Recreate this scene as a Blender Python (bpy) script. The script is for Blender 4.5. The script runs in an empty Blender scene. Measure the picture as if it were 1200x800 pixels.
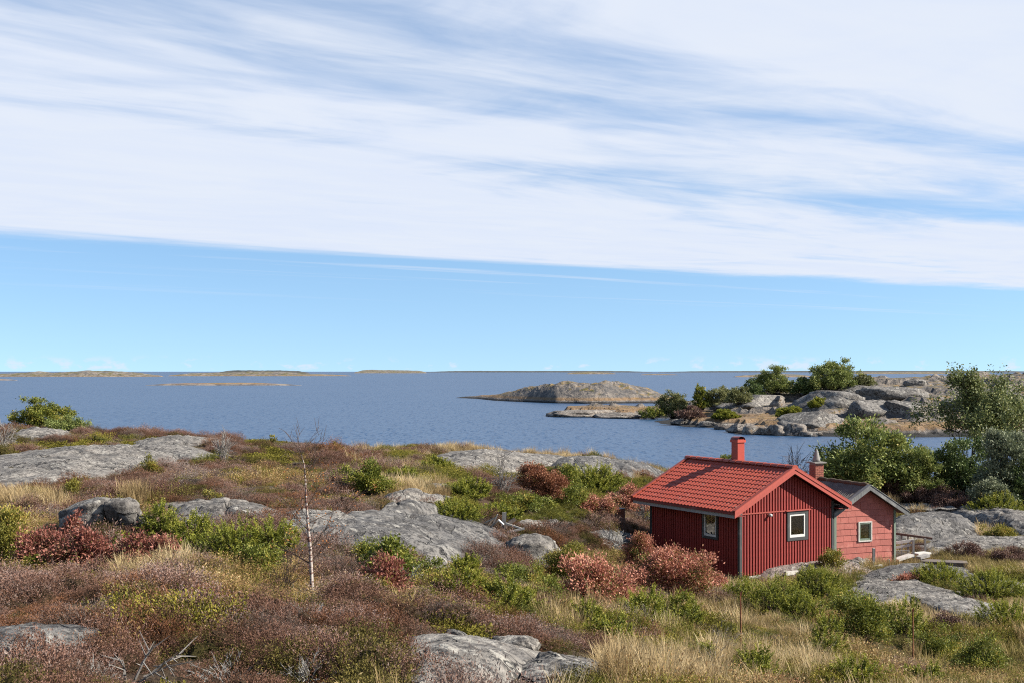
import bpy, math, random
import numpy as np
from mathutils import Vector, Matrix

# ---------------------------------------------------------------- camera, sky, sun, exposure
scn = bpy.context.scene
COL = scn.collection
F, CX, CY, CAMZ = 1420.0, 600.0, 434.5, 11.0          # focal length in photo pixels, centre column, horizon row, eye height
cam_d = bpy.data.cameras.new('camera')
cam = bpy.data.objects.new('camera', cam_d); COL.objects.link(cam)
cam.location = (0, 0, CAMZ); cam.rotation_euler = (math.pi/2, 0, 0)
cam_d.sensor_width = 36.0; cam_d.sensor_fit = 'HORIZONTAL'; cam_d.lens = 36.0*F/1200.0
cam_d.shift_y = (CY-400.0)/1200.0
cam_d.clip_start = 0.1; cam_d.clip_end = 80000.0
scn.camera = cam

SUN_EL = math.radians(36.0)
SUN_AZ = math.radians(96.0)                              # clockwise from the viewing direction (+Y)
sdir = Vector((math.sin(SUN_AZ)*math.cos(SUN_EL), math.cos(SUN_AZ)*math.cos(SUN_EL), math.sin(SUN_EL)))
sun_d = bpy.data.lights.new('sun', 'SUN'); sun_d.energy = 5.0; sun_d.angle = math.radians(0.5); sun_d.color = (1.0, 0.93, 0.82)
sun = bpy.data.objects.new('sun', sun_d); COL.objects.link(sun)
sun.rotation_euler = sdir.to_track_quat('Z', 'Y').to_euler(); sun.location = (60, -10, 60)

scn.view_settings.view_transform = 'Standard'; scn.view_settings.look = 'None'
scn.view_settings.exposure = 1.3; scn.view_settings.gamma = 1.0
scn.view_settings.use_curve_mapping = False
scn.cycles.use_denoising = False; scn.cycles.filter_width = 1.1; scn.cycles.use_adaptive_sampling = False
scn.cycles.max_bounces = 8; scn.cycles.diffuse_bounces = 3; scn.cycles.transparent_max_bounces = 8
scn.cycles.caustics_reflective = False; scn.cycles.caustics_refractive = False

def N(nt, typ, **kw):
    n = nt.nodes.new(typ)
    for k, v in kw.items(): setattr(n, k, v)
    return n
def math_n(nt, op, a, b=None, c=None, clamp=False):
    n = nt.nodes.new('ShaderNodeMath'); n.operation = op; n.use_clamp = clamp
    for i, v in enumerate((a, b, c)):
        if v is None: continue
        if isinstance(v, (int, float)): n.inputs[i].default_value = v
        else: nt.links.new(v, n.inputs[i])
    return n.outputs[0]
def maprange(nt, v, a, b, c=0.0, d=1.0, smooth=True):
    n = nt.nodes.new('ShaderNodeMapRange'); n.interpolation_type = 'SMOOTHSTEP' if smooth else 'LINEAR'
    nt.links.new(v, n.inputs[0])
    for i, q in enumerate((a, b, c, d)): n.inputs[i+1].default_value = q
    return n.outputs[0]
def mixc(nt, f, a, b, mode='MIX'):
    n = nt.nodes.new('ShaderNodeMix'); n.data_type = 'RGBA'; n.blend_type = mode
    for s, v in ((n.inputs[0], f), (n.inputs[6], a), (n.inputs[7], b)):
        if isinstance(v, (int, float)): s.default_value = v
        elif isinstance(v, tuple): s.default_value = (*v, 1.0) if len(v) == 3 else v
        else: nt.links.new(v, s)
    return n.outputs[2]
def noise(nt, vec, scale, detail=4.0, rough=0.55, dist=0.0, dim='3D'):
    n = nt.nodes.new('ShaderNodeTexNoise'); n.noise_dimensions = dim
    n.inputs['Scale'].default_value = scale; n.inputs['Detail'].default_value = detail
    n.inputs['Roughness'].default_value = rough; n.inputs['Distortion'].default_value = dist
    if vec is not None: nt.links.new(vec, n.inputs['Vector'])
    return n.outputs[0]
def ramp(nt, f, stops):
    n = nt.nodes.new('ShaderNodeValToRGB'); e = n.color_ramp.elements
    while len(e) < len(stops): e.new(0.5)
    for el, (p, c) in zip(e, stops): el.position = p; el.color = (*c, 1.0)
    nt.links.new(f, n.inputs[0]); return n.outputs[0]

world = bpy.data.worlds.new('World'); scn.world = world; world.use_nodes = True
wt = world.node_tree; wt.nodes.clear()
def build_world():
    nt = wt
    out = N(nt, 'ShaderNodeOutputWorld'); bg = N(nt, 'ShaderNodeBackground')
    bg.inputs['Strength'].default_value = 0.061
    sky = N(nt, 'ShaderNodeTexSky', sky_type='NISHITA'); sky.sun_disc = False
    sky.sun_elevation = SUN_EL; sky.sun_rotation = SUN_AZ
    sky.altitude = 0.0; sky.air_density = 1.0; sky.dust_density = 0.1; sky.ozone_density = 2.0
    tc0 = N(nt, 'ShaderNodeTexCoord'); sp0 = N(nt, 'ShaderNodeSeparateXYZ'); nt.links.new(tc0.outputs['Generated'], sp0.inputs[0])
    cb0 = N(nt, 'ShaderNodeCombineXYZ'); nt.links.new(sp0.outputs[0], cb0.inputs[0]); nt.links.new(sp0.outputs[1], cb0.inputs[1])
    nt.links.new(math_n(nt, 'ADD', math_n(nt, 'MULTIPLY', math_n(nt, 'MAXIMUM', sp0.outputs[2], 0.0), 0.95), 0.13), cb0.inputs[2])      # clear, dry air: the low sky stays blue down to the sea
    vn0 = N(nt, 'ShaderNodeVectorMath', operation='NORMALIZE'); nt.links.new(cb0.outputs[0], vn0.inputs[0]); nt.links.new(vn0.outputs[0], sky.inputs['Vector'])
    hs = N(nt, 'ShaderNodeHueSaturation'); hs.inputs['Saturation'].default_value = 1.10; hs.inputs['Value'].default_value = 1.22; hs.inputs['Hue'].default_value = 0.498
    nt.links.new(sky.outputs[0], hs.inputs['Color'])
    tc = N(nt, 'ShaderNodeTexCoord'); sp = N(nt, 'ShaderNodeSeparateXYZ'); nt.links.new(tc.outputs['Generated'], sp.inputs[0])
    z = math_n(nt, 'MAXIMUM', sp.outputs[2], 0.004)
    u = math_n(nt, 'DIVIDE', sp.outputs[0], z); v = math_n(nt, 'DIVIDE', sp.outputs[1], z)
    # coordinates along (s) and across (t) the drift of the high cloud sheet
    c, s_ = math.cos(math.radians(36)), math.sin(math.radians(36))
    s = math_n(nt, 'ADD', math_n(nt, 'MULTIPLY', u, c), math_n(nt, 'MULTIPLY', v, s_))
    t = math_n(nt, 'SUBTRACT', math_n(nt, 'MULTIPLY', v, c), math_n(nt, 'MULTIPLY', u, s_))
    def vec(ks, kt, off=0.0):
        cb = N(nt, 'ShaderNodeCombineXYZ')
        nt.links.new(math_n(nt, 'MULTIPLY', s, ks), cb.inputs[0]); nt.links.new(math_n(nt, 'MULTIPLY', t, kt), cb.inputs[1])
        cb.inputs[2].default_value = off; return cb.outputs[0]
    # the sheet's edge
    en = noise(nt, vec(0.16, 0.6, 3.0), 1.0, 7, 0.68, 0.6)
    edge_d = math_n(nt, 'SUBTRACT', math_n(nt, 'ADD', math_n(nt, 'MULTIPLY', u, 0.60), 11.3), v)
    edge_d = math_n(nt, 'ADD', edge_d, math_n(nt, 'MULTIPLY', math_n(nt, 'SUBTRACT', en, 0.5), 3.0))
    sheet = maprange(nt, edge_d, -0.3, 0.75)
    # fibres and thin patches in the sheet
    f1 = noise(nt, vec(0.16, 0.55, 1.7), 1.0, 6, 0.55, 0.6)
    f2 = noise(nt, vec(0.5, 2.0, 5.1), 1.0, 6, 0.58, 0.9)
    f3 = noise(nt, vec(0.9, 1.5, 9.4), 1.0, 6, 0.58, 1.4)
    fib = math_n(nt, 'ADD', math_n(nt, 'ADD', math_n(nt, 'MULTIPLY', f1, 1.35), math_n(nt, 'MULTIPLY', f2, 0.36)), math_n(nt, 'MULTIPLY', f3, 0.36))
    # thinner band one third of the way up the sheet
    band = math_n(nt, 'SUBTRACT', t, 3.75); band = math_n(nt, 'MULTIPLY', band, band)
    band = math_n(nt, 'MULTIPLY', math_n(nt, 'POWER', 2.718, math_n(nt, 'MULTIPLY', band, -0.55)), 0.26)
    fib = math_n(nt, 'SUBTRACT', fib, band)
    thick = maprange(nt, fib, 0.58, 1.02, 0.10, 0.97)
    thin = maprange(nt, math_n(nt, 'ABSOLUTE', v), 0.8, 3.2, 0.12, 1.0)            # the sheet thins out towards the zenith
    cov = math_n(nt, 'MULTIPLY', math_n(nt, 'MULTIPLY', sheet, thick), thin)
    # wisps under the edge
    w1 = noise(nt, vec(0.11, 0.9, 13.0), 1.0, 5, 0.6, 0.3)
    wisp = math_n(nt, 'MULTIPLY', maprange(nt, w1, 0.54, 0.74, 0, 0.55), maprange(nt, edge_d, -9.0, -1.0))
    cov = math_n(nt, 'MAXIMUM', cov, wisp)
    # small far cumulus low over the horizon
    cb = N(nt, 'ShaderNodeCombineXYZ'); nt.links.new(math_n(nt, 'DIVIDE', sp.outputs[0], math_n(nt, 'MAXIMUM', sp.outputs[1], 0.05)), cb.inputs[0])
    nt.links.new(math_n(nt, 'MULTIPLY', sp.outputs[2], 2.2), cb.inputs[2])
    pn = noise(nt, cb.outputs[0], 55.0, 4, 0.6); pl = noise(nt, cb.outputs[0], 7.0, 2, 0.5)
    puff = math_n(nt, 'MULTIPLY', maprange(nt, math_n(nt, 'ADD', pn, math_n(nt, 'MULTIPLY', pl, 0.6)), 0.84, 1.0, 0, 0.65),
                  math_n(nt, 'MULTIPLY', maprange(nt, sp.outputs[2], 0.0, 0.003), maprange(nt, sp.outputs[2], 0.014, 0.005)))
    cov = math_n(nt, 'MAXIMUM', cov, puff)
    cloud = mixc(nt, maprange(nt, math_n(nt, 'ADD', math_n(nt, 'MULTIPLY', f2, 0.6), math_n(nt, 'MULTIPLY', f3, 0.6)), 0.40, 0.80), (5.0, 5.5, 6.5), (5.35, 5.74, 6.45))
    col = mixc(nt, cov, hs.outputs[0], cloud)
    nt.links.new(col, bg.inputs['Color']); nt.links.new(bg.outputs[0], out.inputs[0])
build_world()

# ---------------------------------------------------------------- helpers
RNG = np.random.default_rng(7)
def link(o): COL.objects.link(o); return o
def tag(o, label=None, cat=None, group=None, kind=None):
    if label: o['label'] = label
    if cat: o['category'] = cat
    if group: o['group'] = group
    if kind: o['kind'] = kind
    return o
def empty(name, loc=(0, 0, 0), rz=0.0, label=None, cat=None, group=None):
    o = bpy.data.objects.new(name, None); o.empty_display_size = 0.2
    o.location = loc; o.rotation_euler = (0, 0, rz); link(o); return tag(o, label, cat, group)
def mesh_np(name, V, Fc, mat, tint=None, smooth=False, parent=None, loc=None, nolink=False):
    """one mesh object from arrays; Fc an (n,3) or (n,4) array or a list of index tuples"""
    me = bpy.data.meshes.new(name)
    V = np.asarray(V, dtype=np.float32)
    if isinstance(Fc, np.ndarray):
        n, k = Fc.shape
        me.vertices.add(len(V)); me.vertices.foreach_set('co', V.ravel())
        me.loops.add(n*k); me.loops.foreach_set('vertex_index', Fc.astype(np.int32).ravel())
        me.polygons.add(n); me.polygons.foreach_set('loop_start', np.arange(0, n*k, k, dtype=np.int32))
        me.polygons.foreach_set('loop_total', np.full(n, k, dtype=np.int32))
        me.update(calc_edges=True)
    else:
        me.from_pydata(V.tolist(), [], Fc); me.update()
    if tint is not None:
        a = me.attributes.new('tint', 'FLOAT', 'POINT'); a.data.foreach_set('value', np.asarray(tint, dtype=np.float32))
    me.polygons.foreach_set('use_smooth', np.full(len(me.polygons), bool(smooth)))
    if mat: me.materials.append(mat)
    o = bpy.data.objects.new(name, me)
    if not nolink: link(o)
    if parent: o.parent = parent
    if loc is not None: o.location = loc
    return o

def _hash(ix, iy, iz, seed):
    h = (ix*374761393 + iy*668265263 + iz*2147483647 + seed*974711) & 0xFFFFFFFF
    h = ((h ^ (h >> 13))*1274126177) & 0xFFFFFFFF
    h = h ^ (h >> 16)
    return (h & 0xFFFFFF).astype(np.float64)/float(0xFFFFFF)
def vnoise(x, y, z=0.0, seed=0):
    x, y, z = np.broadcast_arrays(np.asarray(x, float), np.asarray(y, float), np.asarray(z, float))
    ix, iy, iz = np.floor(x).astype(np.int64), np.floor(y).astype(np.int64), np.floor(z).astype(np.int64)
    fx, fy, fz = x-ix, y-iy, z-iz
    fx, fy, fz = [q*q*q*(q*(q*6-15)+10) for q in (fx, fy, fz)]
    r = 0
    for dx in (0, 1):
        for dy in (0, 1):
            for dz in (0, 1):
                w = (fx if dx else 1-fx)*(fy if dy else 1-fy)*(fz if dz else 1-fz)
                r = r + w*_hash(ix+dx, iy+dy, iz+dz, seed)
    return r*2-1
def fbm(x, y, z=0.0, oct=4, seed=0, gain=0.5):
    a, r, f = 1.0, 0.0, 1.0
    for i in range(oct):
        r = r + a*vnoise(np.asarray(x)*f, np.asarray(y)*f, np.asarray(z)*f, seed+i*17); a *= gain; f *= 2.03
    return r
def ridged(x, y, z=0.0, oct=3, seed=0):
    a, r, f = 1.0, 0.0, 1.0
    for i in range(oct):
        r = r + a*(1-np.abs(vnoise(np.asarray(x)*f, np.asarray(y)*f, np.asarray(z)*f, seed+i*31))*2); a *= 0.5; f *= 2.1
    return r

def tps_fit(P, z, lam=0.0):
    n = len(P); d = np.linalg.norm(P[:, None]-P[None], axis=2)
    K = np.where(d > 0, d*d*np.log(d+1e-9), 0.0) + lam*np.eye(n)
    A = np.zeros((n+3, n+3)); A[:n, :n] = K; A[:n, n] = 1; A[:n, n+1:] = P; A[n, :n] = 1; A[n+1:, :n] = P.T
    return np.linalg.solve(A, np.concatenate([z, np.zeros(3)]))
def tps_eval(P, w, Q):
    r = np.empty(len(Q)); n = len(P)
    for i in range(0, len(Q), 40000):
        q = Q[i:i+40000]; d2 = ((q[:, None]-P[None])**2).sum(2)
        r[i:i+40000] = (0.5*d2*np.log(d2+1e-12))@w[:n] + w[n] + q@w[n+1:]
    return r
def px3(px, py, d):                                       # photo pixel at a known distance -> point
    return ((px-CX)/F*d, d, CAMZ-(py-CY)/F*d)
def project(X, Y, Z):
    return CX+F*np.asarray(X)/np.asarray(Y), CY+F*(CAMZ-np.asarray(Z))/np.asarray(Y)

# ---------------------------------------------------------------- materials
def new_mat(name):
    m = bpy.data.materials.new(name); m.use_nodes = True; m.node_tree.nodes.clear()
    nt = m.node_tree; out = N(nt, 'ShaderNodeOutputMaterial'); return m, nt, out
ALB = 0.70                                              # overall reflectance trim that goes with the exposure above
def princ(nt, out, col, rough=0.8, spec=0.3, normal=None, metal=0.0, alb=None):
    a_ = alb or ALB
    if not isinstance(col, tuple): col = mixc(nt, 1.0, col, (a_, a_, a_), 'MULTIPLY')
    b = N(nt, 'ShaderNodeBsdfPrincipled')
    for key, v in (('Base Color', col), ('Roughness', rough)):
        if isinstance(v, tuple): b.inputs[key].default_value = (*v, 1.0)
        elif isinstance(v, (int, float)): b.inputs[key].default_value = v
        else: nt.links.new(v, b.inputs[key])
    b.inputs['Specular IOR Level'].default_value = spec; b.inputs['Metallic'].default_value = metal
    if normal is not None: nt.links.new(normal, b.inputs['Normal'])
    if out is not None: nt.links.new(b.outputs[0], out.inputs[0])
    return b
def bump(nt, h, strength=0.4, dist=0.02):
    b = N(nt, 'ShaderNodeBump'); b.inputs['Strength'].default_value = strength; b.inputs['Distance'].default_value = dist
    nt.links.new(h, b.inputs['Height']); return b.outputs[0]
def objcoord(nt):
    tc = N(nt, 'ShaderNodeTexCoord'); return tc.outputs['Object']
def geopos(nt):
    g = N(nt, 'ShaderNodeNewGeometry'); return g.outputs['Position']

def paint(name, col, var=0.25, scale=6.0, rough=0.6, grain=(1, 1, 0.12), bstr=0.25, stain=(0.5, 0.5, 0.5), stain_amt=0.25, spots=0.0):
    m, nt, out = new_mat(name); oc = objcoord(nt)
    mp = N(nt, 'ShaderNodeMapping'); mp.inputs['Scale'].default_value = grain; nt.links.new(oc, mp.inputs[0])
    n1 = noise(nt, mp.outputs[0], scale*6, 5, 0.65); n2 = noise(nt, oc, scale*0.35, 4, 0.6)
    oi = N(nt, 'ShaderNodeObjectInfo')
    a = tuple(c*(1-var) for c in col); b = tuple(min(1, c*(1+var)) for c in col)
    c = mixc(nt, maprange(nt, n1, 0.3, 0.7), a, b)
    rv = maprange(nt, oi.outputs['Random'], 0, 1, 0.0, 0.42, smooth=False)
    c = mixc(nt, rv, c, tuple(q*0.55 for q in col))
    c = mixc(nt, maprange(nt, n2, 0.52, 0.75, 0, stain_amt), c, stain)
    n3 = noise(nt, oc, scale*2.2, 5, 0.7); c = mixc(nt, maprange(nt, n3, 0.60, 0.70, 0, spots), c, (0.30, 0.28, 0.24))          # specks of lichen and dirt
    princ(nt, out, c, rough, 0.35, bump(nt, n1, bstr, 0.01)); return m

def rock_mat(name, base=(0.205, 0.190, 0.174), light=(0.32, 0.295, 0.262), dark=(0.075, 0.069, 0.065), warm=(0.25, 0.205, 0.165), sc=1.0, bs=0.9, bd=0.08, lich=(0.42, 0.40, 0.355)):
    m, nt, out = new_mat(name); p = geopos(nt)
    n1 = noise(nt, p, 0.55*sc, 7, 0.62, 0.6); n2 = noise(nt, p, 6.5*sc, 6, 0.68, 0.3); n3 = noise(nt, p, 26*sc, 4, 0.7)
    n4 = noise(nt, p, 1.6*sc, 5, 0.6, 1.2); n5 = noise(nt, p, 3.1*sc, 5, 0.65, 0.8)
    c = mixc(nt, maprange(nt, n1, 0.36, 0.64), base, light)
    c = mixc(nt, maprange(nt, n2, 0.47, 0.60, 0, 0.92), c, dark)
    n6 = noise(nt, p, 1.0*sc, 6, 0.7, 0.5); c = mixc(nt, maprange(nt, n6, 0.48, 0.62, 0, 0.6), c, tuple(q*0.8 for q in dark))
    c = mixc(nt, maprange(nt, n4, 0.60, 0.74, 0, 0.55), c, warm)
    c = mixc(nt, maprange(nt, n5, 0.55, 0.64, 0, 0.85), c, lich)                    # crusts of pale lichen
    c = mixc(nt, maprange(nt, n3, 0.56, 0.72, 0, 0.6), c, tuple(q*0.6 for q in dark))
    vo = N(nt, 'ShaderNodeTexVoronoi', feature='DISTANCE_TO_EDGE'); vo.inputs['Scale'].default_value = 0.5*sc
    wp = N(nt, 'ShaderNodeVectorMath', operation='ADD'); nt.links.new(p, wp.inputs[0])
    nc = N(nt, 'ShaderNodeTexNoise'); nc.inputs['Scale'].default_value = 1.1*sc; nc.inputs['Detail'].default_value = 5; nt.links.new(p, nc.inputs['Vector'])
    vs = N(nt, 'ShaderNodeVectorMath', operation='SCALE'); vs.inputs['Scale'].default_value = 1.6/sc; nt.links.new(nc.outputs['Color'], vs.inputs[0]); nt.links.new(vs.outputs[0], wp.inputs[1])
    nt.links.new(wp.outputs[0], vo.inputs['Vector'])
    crack = maprange(nt, vo.outputs['Distance'], 0.0, 0.016, 1.0, 0.0)
    c = mixc(nt, math_n(nt, 'MULTIPLY', crack, 0.8), c, (0.05, 0.048, 0.045))
    h = math_n(nt, 'ADD', math_n(nt, 'MULTIPLY', n2, 0.8), math_n(nt, 'MULTIPLY', n3, 0.35))
    h = math_n(nt, 'SUBTRACT', h, math_n(nt, 'MULTIPLY', crack, 1.0))
    h = math_n(nt, 'ADD', h, math_n(nt, 'MULTIPLY', n5, 0.9))
    princ(nt, out, c, 0.9, 0.2, bump(nt, h, bs, bd)); return m

def islet_mat(name, grass=0.5, rough_sc=1.0, belt=1.0, straw=(0.32, 0.205, 0.095)):
    m, nt, out = new_mat(name)
    g = N(nt, 'ShaderNodeNewGeometry'); p = g.outputs['Position']; sp = N(nt, 'ShaderNodeSeparateXYZ'); nt.links.new(p, sp.inputs[0])
    nz = N(nt, 'ShaderNodeSeparateXYZ'); nt.links.new(g.outputs['Normal'], nz.inputs[0])
    n1 = noise(nt, p, 0.10*rough_sc, 7, 0.65, 0.8); n2 = noise(nt, p, 0.5*rough_sc, 6, 0.65, 0.5); n3 = noise(nt, p, 2.2*rough_sc, 5, 0.7)
    n4 = noise(nt, p, 0.22*rough_sc, 6, 0.65, 0.4)
    c = mixc(nt, maprange(nt, n1, 0.36, 0.62), (0.165, 0.148, 0.132), (0.30, 0.255, 0.21))
    c = mixc(nt, maprange(nt, n2, 0.46, 0.58, 0, 0.85), c, (0.085, 0.083, 0.085))
    c = mixc(nt, maprange(nt, n3, 0.55, 0.7, 0, 0.6), c, (0.075, 0.07, 0.065))
    gr = mixc(nt, maprange(nt, n2, 0.38, 0.62), straw, (0.11, 0.105, 0.035))
    gm = math_n(nt, 'ADD', math_n(nt, 'MULTIPLY', n4, 0.9), math_n(nt, 'MULTIPLY', maprange(nt, nz.outputs[2], 0.7, 0.98), 0.28))
    gm = math_n(nt, 'MULTIPLY', maprange(nt, gm, 0.78-0.32*grass, 0.86-0.32*grass), maprange(nt, sp.outputs[2], 0.9, 1.9))
    c = mixc(nt, gm, c, gr)
    lz = math_n(nt, 'ADD', sp.outputs[2], math_n(nt, 'MULTIPLY', n2, 1.2))
    c = mixc(nt, math_n(nt, 'MULTIPLY', maprange(nt, lz, 1.4, 1.8), maprange(nt, lz, 2.8, 2.2, 0, 0.55)), c, (0.32, 0.18, 0.065))   # orange lichen belt
    c = mixc(nt, maprange(nt, lz, 1.35, 1.0, 0, belt), c, (0.035, 0.034, 0.033))                                                         # wet black belt
    h = math_n(nt, 'ADD', n2, math_n(nt, 'MULTIPLY', n3, 0.5))
    princ(nt, out, c, 0.9, 0.2, bump(nt, h, 1.0, 0.7)); return m

def ground_mat():
    m, nt, out = new_mat('ground_soil'); p = geopos(nt)
    n1 = noise(nt, p, 0.35, 6, 0.6, 0.5); n2 = noise(nt, p, 3.5, 6, 0.7); n3 = noise(nt, p, 18, 4, 0.7)
    c = mixc(nt, maprange(nt, n1, 0.38, 0.62), (0.085, 0.055, 0.038), (0.105, 0.088, 0.040))
    c = mixc(nt, maprange(nt, n2, 0.45, 0.68, 0, 0.8), c, (0.045, 0.032, 0.022))
    c = mixc(nt, maprange(nt, n3, 0.55, 0.72, 0, 0.7), c, (0.20, 0.15, 0.085))
    princ(nt, out, c, 0.95, 0.1, bump(nt, math_n(nt, 'ADD', n2, n3), 0.9, 0.08)); return m

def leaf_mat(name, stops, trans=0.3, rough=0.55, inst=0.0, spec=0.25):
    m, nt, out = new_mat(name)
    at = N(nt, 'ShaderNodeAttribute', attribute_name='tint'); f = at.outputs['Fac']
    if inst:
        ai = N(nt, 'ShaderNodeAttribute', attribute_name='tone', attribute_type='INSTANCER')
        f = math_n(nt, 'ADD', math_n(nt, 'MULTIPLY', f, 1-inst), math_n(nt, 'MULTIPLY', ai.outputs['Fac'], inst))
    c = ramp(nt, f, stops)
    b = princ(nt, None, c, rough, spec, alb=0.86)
    if trans > 0:
        tr = N(nt, 'ShaderNodeBsdfTranslucent'); nt.links.new(mixc(nt, 1.0, c, (0.86, 0.86, 0.86), 'MULTIPLY'), tr.inputs[0])
        mx = N(nt, 'ShaderNodeMixShader'); mx.inputs[0].default_value = trans
        nt.links.new(b.outputs[0], mx.inputs[1]); nt.links.new(tr.outputs[0], mx.inputs[2]); nt.links.new(mx.outputs[0], out.inputs[0])
    else: nt.links.new(b.outputs[0], out.inputs[0])
    return m

def glass_mat(name, tintc=(0.85, 0.9, 0.9)):
    m, nt, out = new_mat(name)
    fr = N(nt, 'ShaderNodeFresnel'); fr.inputs[0].default_value = 1.5
    gl = N(nt, 'ShaderNodeBsdfGlossy'); gl.inputs['Roughness'].default_value = 0.02
    tr = N(nt, 'ShaderNodeBsdfTransparent'); tr.inputs[0].default_value = (*tintc, 1)
    nz = noise(nt, objcoord(nt), 2.2, 2, 0.5); nt.links.new(bump(nt, nz, 0.12, 0.05), gl.inputs['Normal'])
    mx = N(nt, 'ShaderNodeMixShader'); nt.links.new(math_n(nt, 'ADD', math_n(nt, 'MULTIPLY', fr.outputs[0], 1.5), 0.16, clamp=True), mx.inputs[0])
    nt.links.new(tr.outputs[0], mx.inputs[1]); nt.links.new(gl.outputs[0], mx.inputs[2]); nt.links.new(mx.outputs[0], out.inputs[0]); return m

def sea_mat():
    # wind-ruffled water: the slope of every facet comes straight from noise, so far water keeps its chop
    m, nt, out = new_mat('sea_water'); p = geopos(nt)
    def slope(sx, sy, detail, k):
        mp = N(nt, 'ShaderNodeMapping'); mp.inputs['Scale'].default_value = (sx, sy, 1.0); mp.inputs['Rotation'].default_value = (0, 0, 0.12); nt.links.new(p, mp.inputs[0])
        n = N(nt, 'ShaderNodeTexNoise'); n.inputs['Scale'].default_value = 1.0; n.inputs['Detail'].default_value = detail; n.inputs['Roughness'].default_value = 0.6; nt.links.new(mp.outputs[0], n.inputs['Vector'])
        a = N(nt, 'ShaderNodeVectorMath', operation='SUBTRACT'); nt.links.new(n.outputs['Color'], a.inputs[0]); a.inputs[1].default_value = (0.5, 0.5, 0.5)
        b = N(nt, 'ShaderNodeVectorMath', operation='MULTIPLY'); nt.links.new(a.outputs[0], b.inputs[0]); b.inputs[1].default_value = (k, k, 0.0); return b.outputs[0]
    ad = N(nt, 'ShaderNodeVectorMath', operation='ADD'); nt.links.new(slope(1.7, 0.30, 5, 1.15), ad.inputs[0]); nt.links.new(slope(2.4, 3.0, 3, 0.9), ad.inputs[1])
    patch = noise(nt, p, 0.010, 4, 0.6, 0.8)
    scl = N(nt, 'ShaderNodeVectorMath', operation='SCALE'); nt.links.new(ad.outputs[0], scl.inputs[0]); nt.links.new(maprange(nt, patch, 0.35, 0.65, 0.8, 1.1), scl.inputs['Scale'])
    up = N(nt, 'ShaderNodeVectorMath', operation='ADD'); nt.links.new(scl.outputs[0], up.inputs[0]); up.inputs[1].default_value = (0, 0, 1)
    nn = N(nt, 'ShaderNodeVectorMath', operation='NORMALIZE'); nt.links.new(up.outputs[0], nn.inputs[0])
    b = princ(nt, out, (0.018, 0.050, 0.108), 0.34, 0.5, nn.outputs[0]); b.inputs['IOR'].default_value = 1.33
    return m

M = {}
M['rock'] = rock_mat('granite')
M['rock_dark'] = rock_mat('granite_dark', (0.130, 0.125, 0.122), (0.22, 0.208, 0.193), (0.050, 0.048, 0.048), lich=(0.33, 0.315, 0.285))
M['rock_pink'] = rock_mat('granite_pink', (0.27, 0.21, 0.185), (0.40, 0.33, 0.29), (0.13, 0.105, 0.095))
M['rock_far'] = rock_mat('granite_far', (0.185, 0.172, 0.158), (0.30, 0.278, 0.25), (0.085, 0.08, 0.076), (0.27, 0.20, 0.145), 0.35, 0.9, 0.25)
M['rock_shore'] = rock_mat('granite_shore', (0.24, 0.205, 0.175), (0.36, 0.32, 0.275), (0.10, 0.085, 0.075), (0.33, 0.20, 0.075), 0.35, 0.9, 0.25)
M['ground'] = ground_mat()
M['islet'] = islet_mat('islet_rock_grass', 0.26, 1.1)
M['headland'] = islet_mat('headland_rock_grass', 0.22, 1.5)
M['far_forest'] = rock_mat('far_forest_shore', (0.075, 0.078, 0.070), (0.105, 0.10, 0.088), (0.05, 0.055, 0.05), (0.10, 0.09, 0.07), 0.01, 0.2, 0.1, (0.12, 0.115, 0.10))
M['islet_far'] = islet_mat('islet_far_rock', 0.30, 0.25, 0.0, (0.21, 0.175, 0.135))  # grass tone greyed: the fading of distant haze is put into the colour
M['sea'] = sea_mat()
M['seabed'] = M['ground']
M['red'] = paint('falu_red_boards', (0.33, 0.046, 0.038), 0.28, stain=(0.19, 0.035, 0.03), stain_amt=0.55, spots=0.12)
M['red_trim'] = paint('red_trim_paint', (0.44, 0.085, 0.062), 0.15, stain=(0.42, 0.09, 0.07), stain_amt=0.4)
M['roof_red'] = paint('red_roof_sheet', (0.42, 0.078, 0.045), 0.15, 2.0, 0.5, (1, 1, 1), 0.1, (0.27, 0.06, 0.045), 0.8, 0.45)
M['red_metal'] = paint('red_chimney_metal', (0.50, 0.085, 0.058), 0.10, 2.0, 0.45, (1, 1, 1), 0.05, (0.46, 0.08, 0.06), 0.3)
M['red_dark'] = paint('red_roof_edge', (0.22, 0.035, 0.030), 0.15, 2.0, 0.6)
M['dark_grey'] = paint('dark_grey_paint', (0.060, 0.065, 0.065), 0.2)
M['eave_shaded_white'] = paint('eave_shaded_white_paint', (0.36, 0.37, 0.38), 0.2, stain=(0.2, 0.2, 0.2))  # white fascia; the shade under the eaves is put into its colour
M['white'] = paint('white_paint', (0.78, 0.77, 0.73), 0.06, stain=(0.55, 0.54, 0.5), stain_amt=0.35)
M['white_old'] = paint('white_paint_worn', (0.66, 0.63, 0.58), 0.18, stain=(0.32, 0.29, 0.25), stain_amt=0.7)
M['grey_wood'] = paint('weathered_grey_wood', (0.33, 0.315, 0.295), 0.35, stain=(0.17, 0.16, 0.15), stain_amt=0.6, rough=0.9)
M['dark_wood'] = paint('weathered_dark_wood', (0.155, 0.125, 0.105), 0.35, stain=(0.25, 0.24, 0.22), stain_amt=0.6, rough=0.9)
M['brown_wood'] = paint('brown_rail_wood', (0.17, 0.10, 0.075), 0.3, rough=0.85)
M['barge_grey'] = paint('weathered_barge_board', (0.185, 0.19, 0.19), 0.35, stain=(0.42, 0.42, 0.40), stain_amt=0.55, rough=0.9)
M['green_post'] = paint('faded_green_paint', (0.21, 0.27, 0.21), 0.2, stain=(0.35, 0.36, 0.32), stain_amt=0.5)
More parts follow.
